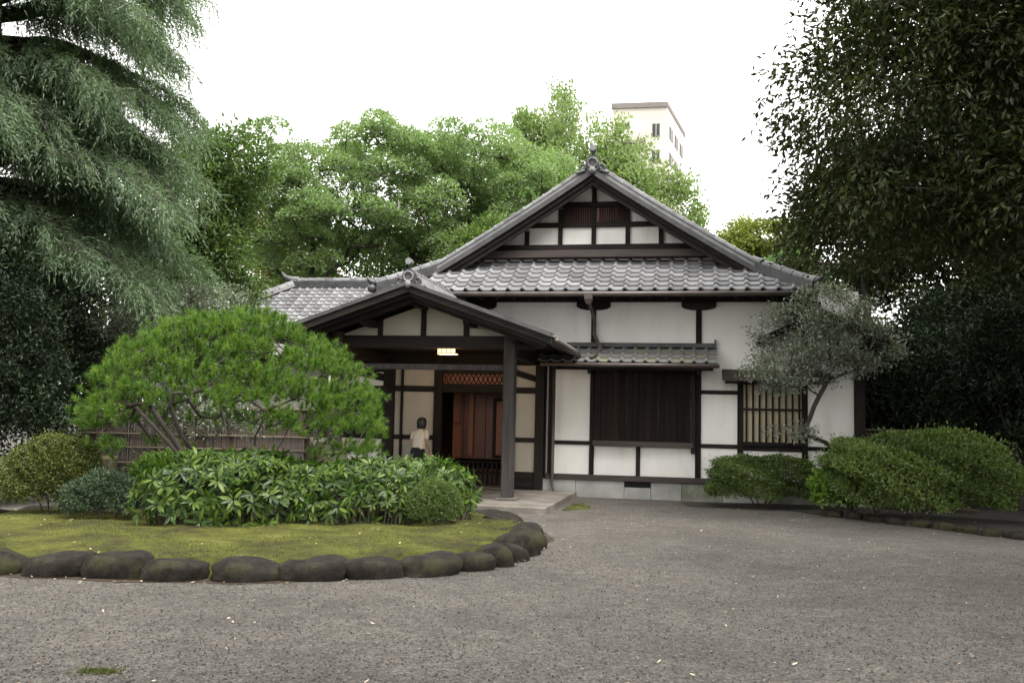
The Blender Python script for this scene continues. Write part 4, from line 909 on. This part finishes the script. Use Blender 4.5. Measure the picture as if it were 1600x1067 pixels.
tree('leafy_tree', 'yellow green tree between the cedar and the spreading tree', (-9.3, 29, 0), [(-9.8, 29, 8.0, 1.6, 1.6, 2.0), (-8.8, 29, 9.2, 1.3, 1.2, 1.1), (-9.3, 29, 6.0, 1.4, 1.5, 1.8), (-10.4, 29, 5.2, 1.8, 1.6, 2), (-9.2, 28.6, 4.2, 1.4, 1.4, 1.3), (-9.0, 29, 3.2, 1.4, 1.2, 1.1)], 360, 95, .105, .06, 'leaf_mid', 47, 6.5, .2, spread=.36, zmin=1.5)
# spreading trees behind the house
SP = dict(bark='bark_moss', rtip=.02, sag=-.04, zmin=3.0, expo=.5, pad=.85, ls=1.35)
tree('spreading_tree', 'pale green spreading tree with bare limbs leaning left behind the porch roof', (-5.8, 36, 0), [(-9.6, 35.5, 8.7, 2.4, 2.2, 1.6), (-7.8, 36, 10.2, 2.6, 2.4, 1.5), (-5.4, 36, 11.4, 2.1, 2.4, 1.4), (-6.4, 35, 8.8, 2.1, 2, 1.2), (-9.2, 35.5, 11.6, .8, .8, .9), (-10.6, 35.5, 9.6, 1.5, 1.4, 1.1), (-8.2, 35.2, 7.4, 1.3, 1.2, .8), (-8.6, 37, 8.5, 3, 1, 2.4)], 180, 270, .1, .06, 'leaf_maple', 51, 6.2, .34, lean=(-.35, 0), **SP)
tree('spreading_tree', 'tallest pale green spreading tree left of the main gable', (-4.4, 38, 0), [(-4.6, 38, 12.1, 2.5, 2.4, 1.5), (-2.2, 38, 12.4, 2.5, 2.4, 1.3), (-.2, 38, 11.0, 2.2, 2.4, 1.3), (-1.8, 37, 9.7, 2.4, 2.2, 1.3), (-4.0, 37, 9.4, 2, 2, 1.1), (-3.4, 37, 7.8, 1.6, 1.5, .9), (-3, 39, 10, 3.4, 1, 2.4)], 180, 270, .1, .06, 'leaf_maple', 52, 7.2, .34, lean=(.3, 0), **SP)
tree('spreading_tree', 'pale green tree touching the left slope of the main gable', (-.4, 40, 0), [(1.0, 40, 10.4, 2.4, 2.4, 1.7), (-.8, 39.5, 8.8, 2.2, 2, 1.5), (2.2, 40, 9.0, 2.2, 2.2, 1.7), (-2.4, 39, 7.8, 1.6, 1.6, 1.2)], 120, 290, .1, .06, 'leaf_maple', 53, 6.5, .26, **SP)
tree('round_tree', 'rounded mid green tree against the left slope of the main gable', (-1.0, 33, 0), [(-.9, 33, 6.9, 1.7, 1.5, 1.6), (-.4, 33, 7.3, 1.2, 1.2, 1.3), (-2.3, 33, 5.6, 1.3, 1.2, 1.1), (.6, 33, 6.0, 1.3, 1.2, 1.3)], 210, 115, .095, .05, 'leaf_bush', 54, 5, .15, spread=.25, zmin=2.5, out=1.2)
tree('red_tree', 'reddish leaved tree seen through the limbs left of the porch roof', (-11.3, 46, 0), [(-11.6, 46, 10.0, 1.9, 1.5, 1.4), (-10.6, 46, 8.0, 2.1, 1.5, 1.6), (-9, 46, 6.5, 2.2, 1.5, 1.6)], 150, 80, .13, .08, 'leaf_red', 55, 7, .2, spread=.4, zmin=3)
tree('low_tree', 'dense olive green low tree behind the tiled wing roof', (-6.5, 42, 0), [(-7.5, 43, 7.6, 3, 2, 2.6), (-3.4, 43, 8.0, 3, 2, 2.6), (0.4, 43, 8.0, 3, 2, 2.4), (-11.5, 43, 7.0, 3, 2, 2.6), (-5.5, 43, 5, 4, 2, 2)], 300, 100, .18, .11, 'leaf_mid', 56, 4, .2, spread=.5, zmin=2)
# ginkgos: bundles of upright spires
def ginkgo(label, x, y, spires, seed):
    lob = []
    for dx, top, w_ in spires:
        for k in range(5): lob.append((x + dx, y + .4 * math.sin(dx * 3 + k), top - 1.0 - k * 1.5, w_ * (.42 + .2 * k), w_ * (.42 + .2 * k), 1.15))
    return tree('ginkgo_tree', label, (x, y, 0), lob, 340, 100, .13, .092, 'leaf_ginkgo', seed, 10, .3, spread=.32, flat=1.2, zmin=5, rtip=.012, group='ginkgos behind the roof', droop=-.8, upn=.2)
ginkgo('light green ginkgo with upright spires directly behind the gable peak', 3.2, 48, [(-1.6, 16.9, 1.2), (-.3, 17.8, 1.2), (.9, 17.9, 1.2), (1.9, 16.9, 1.1), (2.9, 15.2, 1.1), (-.8, 15.0, 1.9), (1.5, 15.5, 2.0)], 61)
ginkgo('light green ginkgo left of the gable peak, rising above the spreading tree', 1.1, 52, [(-2.0, 17.0, 1.0), (-.8, 18.2, 1.2), (.5, 18.8, 1.2), (1.3, 20.4, .9), (-3, 15.5, 1)], 62)
ginkgo('light green ginkgo right of the gable peak in front of the apartment block', 7.2, 47, [(-1.1, 15.6, 1.4), (.2, 14.6, 1.3), (1.2, 13.6, 1.1), (-.3, 12.6, 1.9), (1.6, 12.2, .9)], 63)
tree('olive_tree', 'yellowish olive green tree top right of the main roof slope', (11.3, 46, 0), [(10.9, 46, 9.6, 1.5, 1.4, 1.2), (12.0, 46, 10.6, 1.7, 1.4, 1.1), (12.8, 46, 9.2, 1.6, 1.4, 1.3), (10, 46, 8.8, 1.0, 1, 1)], 170, 100, .14, .08, 'leaf_olive', 64, 8, .2, spread=.34, zmin=4, flat=.5)
tree('teal_tree', 'bluish green tree below the olive tree right of the roof slope', (11.6, 40, 0), [(11.2, 40, 7.4, 1.3, 1.2, 1.1), (12.0, 40, 8.2, 1.2, 1.2, .9), (10.6, 40, 6.2, 1.4, 1.2, 1.2), (12.6, 40, 6.4, 1.5, 1.2, 1.5)], 160, 100, .12, .066, 'leaf_teal', 65, 6, .2, spread=.3, zmin=3, flat=.45)

# ------------------------------------------------------------------ weeping cedar on the left
def cedar():
    rs = np.random.RandomState(70); base = np.array([-10.6, 18.2, 0]); root = empty('cedar_tree', base)
    tag(root, 'huge weeping blue green cedar with drooping sprays filling the upper left corner', 'cedar tree')
    mb = MB(); H = 19
    tb, tf = tube_arr([(0, 0, -.1), (.05, 0, 1), (0, .05, 4), (.1, 0, 9), (.05, .05, 14), (0, 0, H)], [.62, .5, .44, .34, .2, .05], 14); Vb, Fb, n0 = [tb], [tf], len(tb)
    NP, ND, NL, NR = [], [], [], []
    z = 4.6; az = 0
    while z < 12.0:
        az += 2.399 + rs.normal() * .3; Lm = (3.95 - max(0, z - 9) * .08) * rs.uniform(.8, 1.06); d = np.array([math.cos(az), math.sin(az), 0])
        vis = d @ unit(np.array([.75, -.85, 0]))
        if vis < -.15: continue
        k = 10; tt = np.linspace(0, 1, k); P = np.array([d * Lm * t + [0, 0, z + .55 * math.sin(t * 2.2) - 1.25 * t ** 2.4 + .1] for t in tt]) + np.cumsum(rs.normal(size=(k, 3)) * .05, 0)
        v, f = tube_arr(P, np.linspace(.11, .015, k), 6); Vb.append(v); Fb.append(f + n0); n0 += len(v)
        nt = int(Lm * 15)
        for i in range(nt):
            t = .18 + .82 * (i + rs.rand()) / nt; q = P[0] * 0 + np.array([np.interp(t, tt, P[:, c]) for c in range(3)])
            side = np.array([-d[1], d[0], 0]) * (1 if i % 2 else -1); ln = rs.uniform(.55, 1.25) * (1.15 - .55 * t)
            dd = unit(d * rs.uniform(.35, 1.0) + side * rs.uniform(.2, 1.0)); m_ = 9; s = np.linspace(0, 1, m_)
            Q = q + dd * ln * s[:, None] + np.array([0, 0, 1.]) * (.1 * np.sin(s * 2.5) - .62 * s ** 2.1)[:, None] * ln
            if i % 2: v, f = tube_arr(Q[::4], np.linspace(.012, .004, 3), 3); Vb.append(v); Fb.append(f + n0); n0 += len(v)
            tone = rs.uniform(0, .45)
            # hanging twiglets with needles
            m2 = 14; jj = rs.randint(1, m_, m2); hang = unit(dd * rs.uniform(.1, .9, (m2, 1)) + rs.normal(size=(m2, 3)) * .35 + np.stack([np.zeros(m2), np.zeros(m2), -rs.uniform(.3, 1.3, m2)], 1))
            hl = rs.uniform(.2, .5, (m2, 1, 1)); u = np.linspace(.05, 1, 6)[None, :, None]
            a = Q[jj][:, None, :] + hang[:, None, :] * hl * u + np.array([0, 0, -1.]) * (u ** 2) * hl * .35
            NP.append(a.reshape(-1, 3)); ND.append(unit(np.repeat(hang, 6, 0) * 1.2 + rs.normal(size=(m2 * 6, 3)) * .42)); NL.append(rs.uniform(.08, .15, m2 * 6)); NR.append(np.clip(tone + .45 * np.repeat(s[jj], 6) + rs.uniform(0, .2, m2 * 6), 0, .95))
        z += rs.uniform(.06, .1)
    NP, ND, NL, NR = np.concatenate(NP), np.concatenate(ND), np.concatenate(NL)[:, None], np.concatenate(NR)
    S = unit(np.cross(ND, rs.normal(size=ND.shape))) * .0115
    V = np.stack([NP - S, NP + S, NP + ND * NL], 1).reshape(-1, 3)
    obj('trunk', mesh('trunk', np.concatenate(Vb), [np.concatenate(Fb)], None, True), 'bark', root)
    obj('needles', mesh('needles', V, [np.arange(len(V)).reshape(-1, 3)], NR), 'leaf_cedar', root); print('cedar needles', len(NP))
cedar()

# tall trees along the drive behind and beside the viewer (they shade the foreground)
for i, (x, y, rz, sc) in enumerate([(8.6, 3.4, 2.0, (1, 1, 1.35)), (3.4, -2.6, 5.0, (.95, .95, 1.3)), (-6.2, -1.2, 4.0, (.95, .95, 1.2)), (13, 6, 1.0, (.9, .9, .9))]):
    copy_tree(big, (x, y, 0), rz, sc, ['tall dark evergreen overhanging the drive beyond the right edge', 'tall dark evergreen overhanging the viewer from the right', 'tall dark evergreen overhanging the viewer from the left', 'tall dark evergreen right of the drive, beyond the right edge'][i])

# ------------------------------------------------------------------ bamboo fences, kerb stones, planting strip
def bamboo_fence(label, p0, p1, h, z0, rails, seed, post=True, cap=True, dia=.022, mt='bamboo'):
    p0, p1 = np.array(p0, float), np.array(p1, float); Lf = np.linalg.norm(p1 - p0); ang_ = math.atan2(p1[1] - p0[1], p1[0] - p0[0]); root = empty('bamboo_fence', (*p0, 0), ang_); tag(root, label, 'fence'); rs = np.random.RandomState(seed)
    sl_ = MB()
    for k in range(int(Lf / (dia * 1.05))): sl_.tube([(k * dia * 1.05, rs.normal() * .003, z0), (k * dia * 1.05, rs.normal() * .003, z0 + h + rs.normal() * .008)], dia / 2, 5)
    tag(sl_.build('canes', mt, root), kind='stuff')
    for z in rails: MB().tube([(-.05, -.035, z), (Lf / 2, -.035, z + .008), (Lf + .05, -.035, z)], .024, 7).build('rail', 'bamboo_pale', root)
    if cap: MB().tube([(-.05, 0, z0 + h + .03), (Lf + .05, 0, z0 + h + .03)], .045, 8).build('cap_rail', mt, root)
    if post:
        for k in range(int(Lf / 1.8) + 1): MB().tube([(k * 1.8, .06, -.05), (k * 1.8, .06, z0 + h + .06)], .05, 8).build('post', 'bark', root)
bamboo_fence('long brown bamboo fence with pale rails behind the pine', (-10.25, 23.0), (-3.4, 23.0), 1.62, .1, [.42, .78, 1.1, 1.42], 1)
bamboo_fence('reddish bamboo screen beside the dark right corner of the house', (7.45, 20.9), (9.2, 20.7), 1.35, .2, [1.6], 2, True, False)
bamboo_fence('low bamboo fence under the large right bush', (6.75, 17.75), (8.3, 17.2), .6, .15, [.22, .7], 3, mt='bamboo_shaded')
MB().add([(5.4, 19.0, .012), (5.9, 17.75, .012), (7.4, 15.3, .012), (9.2, 13.0, .012), (16, 13, .012), (16, 23, .012), (7.6, 20.6, .012), (3.6, 20.2, .012), (3.6, 19.2, .012)], [list(range(9))]).build('planting_strip', 'soil', None)['kind'] = 'structure'
strip = bpy.data.objects['planting_strip']
for k, (x, y, hx) in enumerate([(5.92, 17.72, .2), (6.2, 17.38, .22), (6.42, 16.98, .24), (6.62, 16.62, .25), (6.86, 16.25, .36), (7.12, 15.78, .27), (7.32, 15.42, .24), (7.5, 15.05, .24), (7.72, 14.7, .26), (7.95, 14.25, .28), (8.2, 13.8, .28), (8.4, 13.4, .26)]):
    obj('edging_stone', boulder(rs, hx * rs.uniform(.65, .95), .15, .07 + .05 * rs.rand()), 'boulder', strip, loc=(x, y, .02), rot=(0, 0, -1.05 + rs.normal() * .15))
# right dark side building seen behind the shrub trees
sb = empty('side_building', (9.6, 22.6, 0), R(-11)); tag(sb, 'dark timber side building behind the shrub trees at the right', 'building')
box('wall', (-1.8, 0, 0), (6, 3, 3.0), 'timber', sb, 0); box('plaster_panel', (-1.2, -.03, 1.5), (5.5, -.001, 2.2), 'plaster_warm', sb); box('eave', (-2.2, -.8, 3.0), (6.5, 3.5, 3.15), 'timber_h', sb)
for (x, y, rz, sc, lab) in [(17, 25, 1.0, 1.0, 'tall dark evergreen behind the side building at the right'), (20, 15, 2.2, 1.0, 'tall dark evergreen beyond the right edge of the garden'), (14.8, 22.5, 3.3, .8, 'dark evergreen behind the shrub trees at the right'), (-17, 27, 4.0, .9, 'tall dark evergreen behind the cedar at the left'), (-19, 17, .5, .9, 'tall dark evergreen beyond the left edge of the garden')]:
    copy_tree(big, (x, y, 0), rz, sc, lab)
for (x, y, rz, sc, lab) in [(11.2, 24.0, 1.2, 1.15, 'dark evergreen shrub tree behind the house corner, farther back'), (14.5, 21.5, 2.4, 1.4, 'tall dark shrub tree deep in the right shade'), (12.3, 22.2, 4.1, 1.2, 'dark shrub tree in front of the side building')]:
    copy_tree(dst, (x, y, 0), rz, sc, lab)
copy_tree(dst, (-11.2, 19.8, 0), .7, 1.25, 'dark evergreen shrub tree below the cedar behind the left edge shrub'); copy_tree(dst, (-13.2, 21.5, 0), 2.9, 1.4, 'dark evergreen shrub tree deep under the cedar at the left')
# far wood closing the view
rs = np.random.RandomState(81); lob = [(x + rs.normal() * 1.5, 66 + rs.normal() * 5, 3.5 + rs.uniform(0, 3.5), 4.0, 3, rs.uniform(3.5, 5)) for x in np.arange(-70, 71, 4.5)]
C, O = lobe_points(rs, lob, 900, zmin=.2); V, F, rnd = foliage(rs, C, O, 36, .9, .6, .4)
tag(obj('far_wood', mesh('far_wood', V, [F], rnd), 'leaf_mid'), 'dense band of distant woodland closing the garden behind', 'woodland', kind='stuff')
# ------------------------------------------------------------------ apartment block far behind
ap = empty('apartment_block', (14.4, 90, 0), 0); tag(ap, 'pale multi storey apartment block rising behind the ginkgo', 'building')
Hh = 32.2
def P2(x, y, z): return (x, y, z)
ring = [(-5.2, .9), (0, 0), (3.4, 9.5), (-2.4, 11)]
MB().loft([[(x, y, 0) for x, y in ring], [(x, y, Hh) for x, y in ring]]).build('wall', 'apartment', ap)
MB().loft([[(x * 1.02, y * 1.02 - .15, Hh) for x, y in ring], [(x * 1.02, y * 1.02 - .15, Hh + .5) for x, y in ring]]).build('roof_edge', 'apartment_trim', ap)
fx = unit(np.array([14, -2.4])); fy = np.array([fx[1], -fx[0]])      # along the left face, outward
def onface(o0, ax, nrm, s0, s1, z0, z1, d0, d1, name, m, par=ap):
    q = [o0 + ax * s0 + nrm * d0, o0 + ax * s1 + nrm * d0, o0 + ax * s1 + nrm * d1, o0 + ax * s0 + nrm * d1]
    return MB().loft([[(x, y, z0) for x, y in q], [(x, y, z1) for x, y in q]]).build(name, m, par)
o0 = np.array([0., 0.]); gx = unit(np.array([3.4, 9.5])); gy = np.array([gx[1], -gx[0]])
for fl in range(6):
    z = Hh - 2.9 - fl * 2.6
    w_ = onface(o0, -fx, fy, .7, 1.4, z, z + 1.3, -.05, .03, 'window', 'window_dark'); onface(o0, -fx, fy, 1.03, 1.08, z, z + 1.3, .031, .06, 'frame', 'apartment', w_)
    b_ = onface(o0, -fx, fy, 2.2, 6.5, z - .6, z + .5, .0, 1.0, 'balcony', 'apartment'); onface(o0, -fx, fy, 2.1, 6.6, z - .78, z - .6, .0, 1.05, 'balcony_edge', 'apartment_trim', b_)
    w2 = onface(o0, -fx, fy, 3.6, 5.0, z + .51, z + 1.5, -.05, .03, 'window', 'window_dark')
    for k in range(3):
        w_ = onface(o0, gx, gy, 1.2 + k * 2.9, 2.9 + k * 2.9, z + .2, z + 1.4, -.05, .03, 'window', 'window_dark'); onface(o0, gx, gy, 2.0 + k * 2.9, 2.1 + k * 2.9, z + .2, z + 1.4, .031, .07, 'frame', 'apartment', w_)

# ------------------------------------------------------------------ people
def person(name, label, loc, rz, h, top, skirt, lean, bag):
    root = empty(name, loc, rz); tag(root, label, 'person'); k = h / 1.6
    # skeleton (facing -y): joints and radii
    J, E, Rr = [], [], []
    def j(p, r, par=None):
        J.append((p[0] * k, p[1] * k, p[2] * k)); Rr.append(r * k)
        if par is not None: E.append((par, len(J) - 1))
        return len(J) - 1
    le = lambda z: -lean * max(0, z - .85)
    pel = j((0, 0, .86), .125); wst = j((0, le(1.0), 1.0), .105, pel); ch = j((0, le(1.2), 1.2), .125, wst); nk = j((0, le(1.34) - .0, 1.35), .05, ch); nk2 = j((0, le(1.4) - .01, 1.40), .046, nk)
    hd = j((0, le(1.45) - .02, 1.46), .075, nk2); hd2 = j((0, le(1.53) - .015, 1.53), .078, hd)
    for s in (-1, 1):
        hp = j((s * .085, 0, .80), .085, pel); kn = j((s * .09, -.01, .45), .055, hp); an_ = j((s * .09, .02, .09), .035, kn); j((s * .1, -.12, .03), .03, an_)
        sh = j((s * .15, le(1.28), 1.285), .05, ch); el = j((s * .2, le(1.05) + .04 - (.05 if s < 0 else 0), 1.03), .035, sh); fwd = -.24 if bag else -.1
        wr = j((s * .19, le(.95) + fwd * .7, .90), .025, el); pm = j((s * .185, le(.9) + fwd * .85, .84), .03, wr)
        for q, (dx, ln) in enumerate([(-.024, .06), (-.008, .075), (.008, .072), (.024, .055)]):
            f1 = j((s * .185 + dx, le(.9) + fwd * .9, .80), .0095, pm); j((s * .185 + dx, le(.9) + fwd * .95 - .01, .80 - ln), .008, f1)
        th = j((s * .16, le(.9) + fwd * .95 - .02, .83), .0095, pm); j((s * .15, le(.9) + fwd * .95 - .03, .79), .008, th)
    me = bpy.data.meshes.new('body'); me.from_pydata(J, E, []); me.update()
    body = obj('body', me, 'skin', root); body.modifiers.new('skin', 'SKIN')
    for v, r in zip(me.skin_vertices[0].data if me.skin_vertices else [], Rr): v.radius = (r, r)
    if not me.skin_vertices:
        pass
    body.modifiers.new('sub', 'SUBSURF').levels = 1; body.modifiers['sub'].render_levels = 1
    def ell(z, rx, ry, dy=0, n_=16): return [(rx * k * math.cos(t), (ry * math.sin(t) + dy) * k, z * k) for t in np.linspace(0, 2 * math.pi, n_, endpoint=False)]
    MB().loft([ell(z, a, b_, le(z)) for z, a, b_ in ((.9, .175, .135), (1.0, .165, .13), (1.12, .17, .135), (1.22, .178, .135), (1.29, .16, .11), (1.34, .085, .075), (1.36, .062, .06))], False).build('blouse', top, root, True)
    for s in (-1, 1): MB().tube([(s * .14 * k, le(1.29) * k, 1.29 * k), (s * .185 * k, le(1.2) * k, 1.2 * k), (s * .2 * k, (le(1.1) + .02) * k, 1.11 * k)], [.07 * k, .066 * k, .06 * k], 10, False).build('sleeve', top, root, True)
    MB().loft([ell(z, a, b_, 0) for z, a, b_ in ((.93, .15, .12), (.85, .18, .15), (.6, .19, .16), (.3, .22, .2))], False).build('skirt', skirt, root, True)
    hz = 1.5; hy = le(1.5) - .005
    hair = MB(); hair.loft([[(a * k * math.cos(t), (hy + .012 + b_ * math.sin(t) * (1 if math.sin(t) > 0 else fr_)) * k, z * k) for t in np.linspace(0, 2 * math.pi, 18, endpoint=False)] for z, a, b_, fr_ in ((1.365, .095, .1, .1), (1.41, .118, .12, .25), (1.48, .124, .126, .5), (1.55, .116, .12, .75), (1.6, .088, .095, .95), (1.625, .045, .05, 1.))]).build('hair', 'hair', root, True)
    for s in (-1, 1): MB().sphere((s * .03 * k, (hy - .087) * k, 1.485 * k), .011 * k, 8, 5).build('eye', 'hair', root, True)
    MB().loft([[(x * k, (hy - .075 + y) * k, z * k) for x, y in ((-.012, 0), (0, -d_), (.012, 0))] for z, d_ in ((1.49, .005), (1.455, .03), (1.445, .01))]).build('nose', 'skin', root)
    for s in (-1, 1): MB().loft([[(s * .09 * k + x * k, (-.04 + y) * k, z * k) for x, y in ((-.04, .1), (.04, .1), (.045, -.12), (-.045, -.12))] for z in (0.0, .05)]).build('shoe', 'dark_cloth', root)
    return root
HR = Matrix.Rotation(HT, 3, 'Z')
p_ = HO + HR @ Vector((-6.0, -.75, .12))
person('person', 'person in cream blouse and dark skirt seen from behind at the entrance', p_, R(150), 1.5, 'blouse', 'dark_cloth', .22, True)
bag = empty('paper_bag', p_ + Vector((.26, .12, .42))); tag(bag, 'crumpled tan paper bag held by the person at the entrance', 'bag')
MB().loft([[(-.07, -.05, 0), (.07, -.05, 0), (.07, .05, 0), (-.07, .05, 0)], [(-.08, -.045, .17), (.075, -.05, .16), (.08, .04, .17), (-.07, .05, .18)], [(-.06, -.02, .3), (.1, -.03, .27), (.09, .03, .28), (-.06, .03, .3)]]).build('bag_body', 'paper_bag', bag)
MB().tube([(-.04, 0, .28), (-.03, 0, .36), (.03, 0, .36), (.05, 0, .28)], .006, 5).build('handle', 'paper_bag', bag)
person('person', 'person in dark clothes standing at the left end of the long bamboo fence', (-10.55, 22.6, 0), R(100), 1.55, 'dark_cloth', 'dark_cloth', .05, False)

# ------------------------------------------------------------------ litter on the ground
rs = np.random.RandomState(90); n = 900
x = rs.uniform(-6, 9, n); y = 5.5 + 13.5 * rs.uniform(0, 1, n) ** 1.2; wgt = .35 + .65 * (x > 1); keep = (rs.uniform(0, 1, n) < wgt) & (np.hypot(x - IC[0], y - IC[1]) > 4.25); x, y = x[keep], y[keep]; n = len(x)
P = np.stack([x, y, np.full(n, .012)], 1); D = rs.normal(size=(n, 3)); D[:, 2] *= .15; N = rs.normal(size=(n, 3)) * .3; N[:, 2] = 1
L = rs.uniform(.02, .045, n); V, F3, F4 = big_leaf_arr(P, D, N, L, L * .45, -.2); r_ = rs.uniform(0, 1, n) ** .7
tag(obj('fallen_leaves', mesh('fallen_leaves', V, [F3, F4], np.concatenate([np.tile(r_, 4), np.tile(r_, 2)])), 'leaf_dry'), 'small pale dry leaves scattered over the gravel', 'leaves', kind='stuff')
n = 90; a = rs.uniform(0, 6.28, n); r = IR * np.sqrt(rs.uniform(.3, .95, n)); P = np.stack([r * np.cos(a), r * np.sin(a), np.zeros(n)], 1); P[:, 2] = [bedz(p, q) + .015 for p, q in P[:, :2]]
D = rs.normal(size=(n, 3)); D[:, 2] *= .1; N = rs.normal(size=(n, 3)) * .3; N[:, 2] = 1; L = rs.uniform(.03, .06, n); V, F3, F4 = big_leaf_arr(P, D, N, L, L * .45, -.2); r_ = rs.uniform(.2, 1, n)
tag(obj('fallen_leaves', mesh('fallen_leaves', V, [F3, F4], np.concatenate([np.tile(r_, 4), np.tile(r_, 2)])), 'leaf_dry', loc=(*IC, 0)), 'small pale dry leaves lying on the mossy round bed', 'leaves', kind='stuff')
n = 260; a = rs.uniform(0, 6.28, n); r = 3.98 + np.abs(rs.normal(size=n)) * .12; P = np.stack([r * np.cos(a), r * np.sin(a), np.full(n, .014)], 1)
D = rs.normal(size=(n, 3)); D[:, 2] *= .15; N = rs.normal(size=(n, 3)) * .3; N[:, 2] = 1; L = rs.uniform(.02, .05, n); V, F3, F4 = big_leaf_arr(P, D, N, L, L * .45, -.2); r_ = rs.uniform(0, .9, n)
tag(obj('fallen_leaves', mesh('fallen_leaves', V, [F3, F4], np.concatenate([np.tile(r_, 4), np.tile(r_, 2)])), 'leaf_dry', loc=(*IC, 0)), 'dry leaves caught along the foot of the edging stones', 'leaves', kind='stuff')
# moss cushions: beside the porch slab and in the foreground
def moss_patch(name, label, cx, cy, rx, ry, h, seed, rz=0):
    rs = np.random.RandomState(seed); V = [(0, 0, h)]; NA = 24; F = []
    for i in range(1, 6):
        for j in range(NA):
            q = i / 5; t = 2 * math.pi * j / NA; m_ = 1 + .22 * math.sin(3 * t + seed) + .15 * math.sin(7 * t + 2 * seed); V.append((rx * q * m_ * math.cos(t), ry * q * m_ * math.sin(t), h * (1 - q ** 2) + rs.normal() * h * .15 * (q < 1) - (.006 if q == 1 else 0)))
    F3 = [(0, 1 + j, 1 + (j + 1) % NA) for j in range(NA)]; F4 = [(1 + i * NA + j, 1 + (i + 1) * NA + j, 1 + (i + 1) * NA + (j + 1) % NA, 1 + i * NA + (j + 1) % NA) for i in range(4) for j in range(NA)]
    tag(obj(name, mesh(name, V, [np.array(F3), np.array(F4)], None, True), 'moss', loc=(cx, cy, 0), rot=(0, 0, rz)), label, 'moss')
moss_patch('moss_patch', 'bright moss patch on gravel beside the right edge of the porch slab', *(HO + HR @ Vector((-2.25, -2.6, 0))).xy, .26, 1.0, .008, 2, HT)
rs = np.random.RandomState(97); n = 420; P = np.stack([rs.normal(size=n) * .06 + .03 * np.sin(np.arange(n)), rs.normal(size=n) * .03, np.full(n, .0)], 1); D = rs.normal(size=(n, 3)) * .9; D[:, 2] = .5
V, F = leaf_arr(P, D, rs.normal(size=(n, 3)), rs.uniform(.015, .035, n), .009)
tag(obj('weed_clump', mesh('weed_clump', V, [F], rs.uniform(0, .6, n)), 'grass', loc=(-2.45, 5.95, 0)), 'ragged mossy weed clump on the gravel at the bottom left', 'weeds')

# loose pebbles of the drive nearest the viewer
rs = np.random.RandomState(95); n = 20000
y = 5.3 + 7.5 * rs.uniform(0, 1, n) ** 1.6; x = rs.uniform(-.62, .62, n) * y; k = np.hypot(x - IC[0], y - IC[1]) > 4.1; x, y = x[k], y[k]; n = len(x)
oc = np.array([(1, 0, 0), (-1, 0, 0), (0, 1, 0), (0, -1, 0), (0, 0, 1), (0, 0, -1)], float); of = np.array([(0, 2, 4), (2, 1, 4), (1, 3, 4), (3, 0, 4), (2, 0, 5), (1, 2, 5), (3, 1, 5), (0, 3, 5)])
V = oc[None] * (rs.uniform(.004, .011, (n, 1, 1)) * rs.uniform(.6, 1.2, (n, 1, 3))); a = rs.uniform(0, 6.28, n); ca, sa = np.cos(a)[:, None], np.sin(a)[:, None]
V = np.stack([V[:, :, 0] * ca - V[:, :, 1] * sa + x[:, None], V[:, :, 0] * sa + V[:, :, 1] * ca + y[:, None], V[:, :, 2] + .003], -1)
tag(obj('gravel_pebbles', mesh('gravel_pebbles', V.reshape(-1, 3), [(of[None] + np.arange(n)[:, None, None] * 6).reshape(-1, 3)], np.repeat(rs.uniform(0, 1, n), 8)), 'pebble'), 'loose grey pebbles of the gravel drive', 'gravel', kind='stuff')
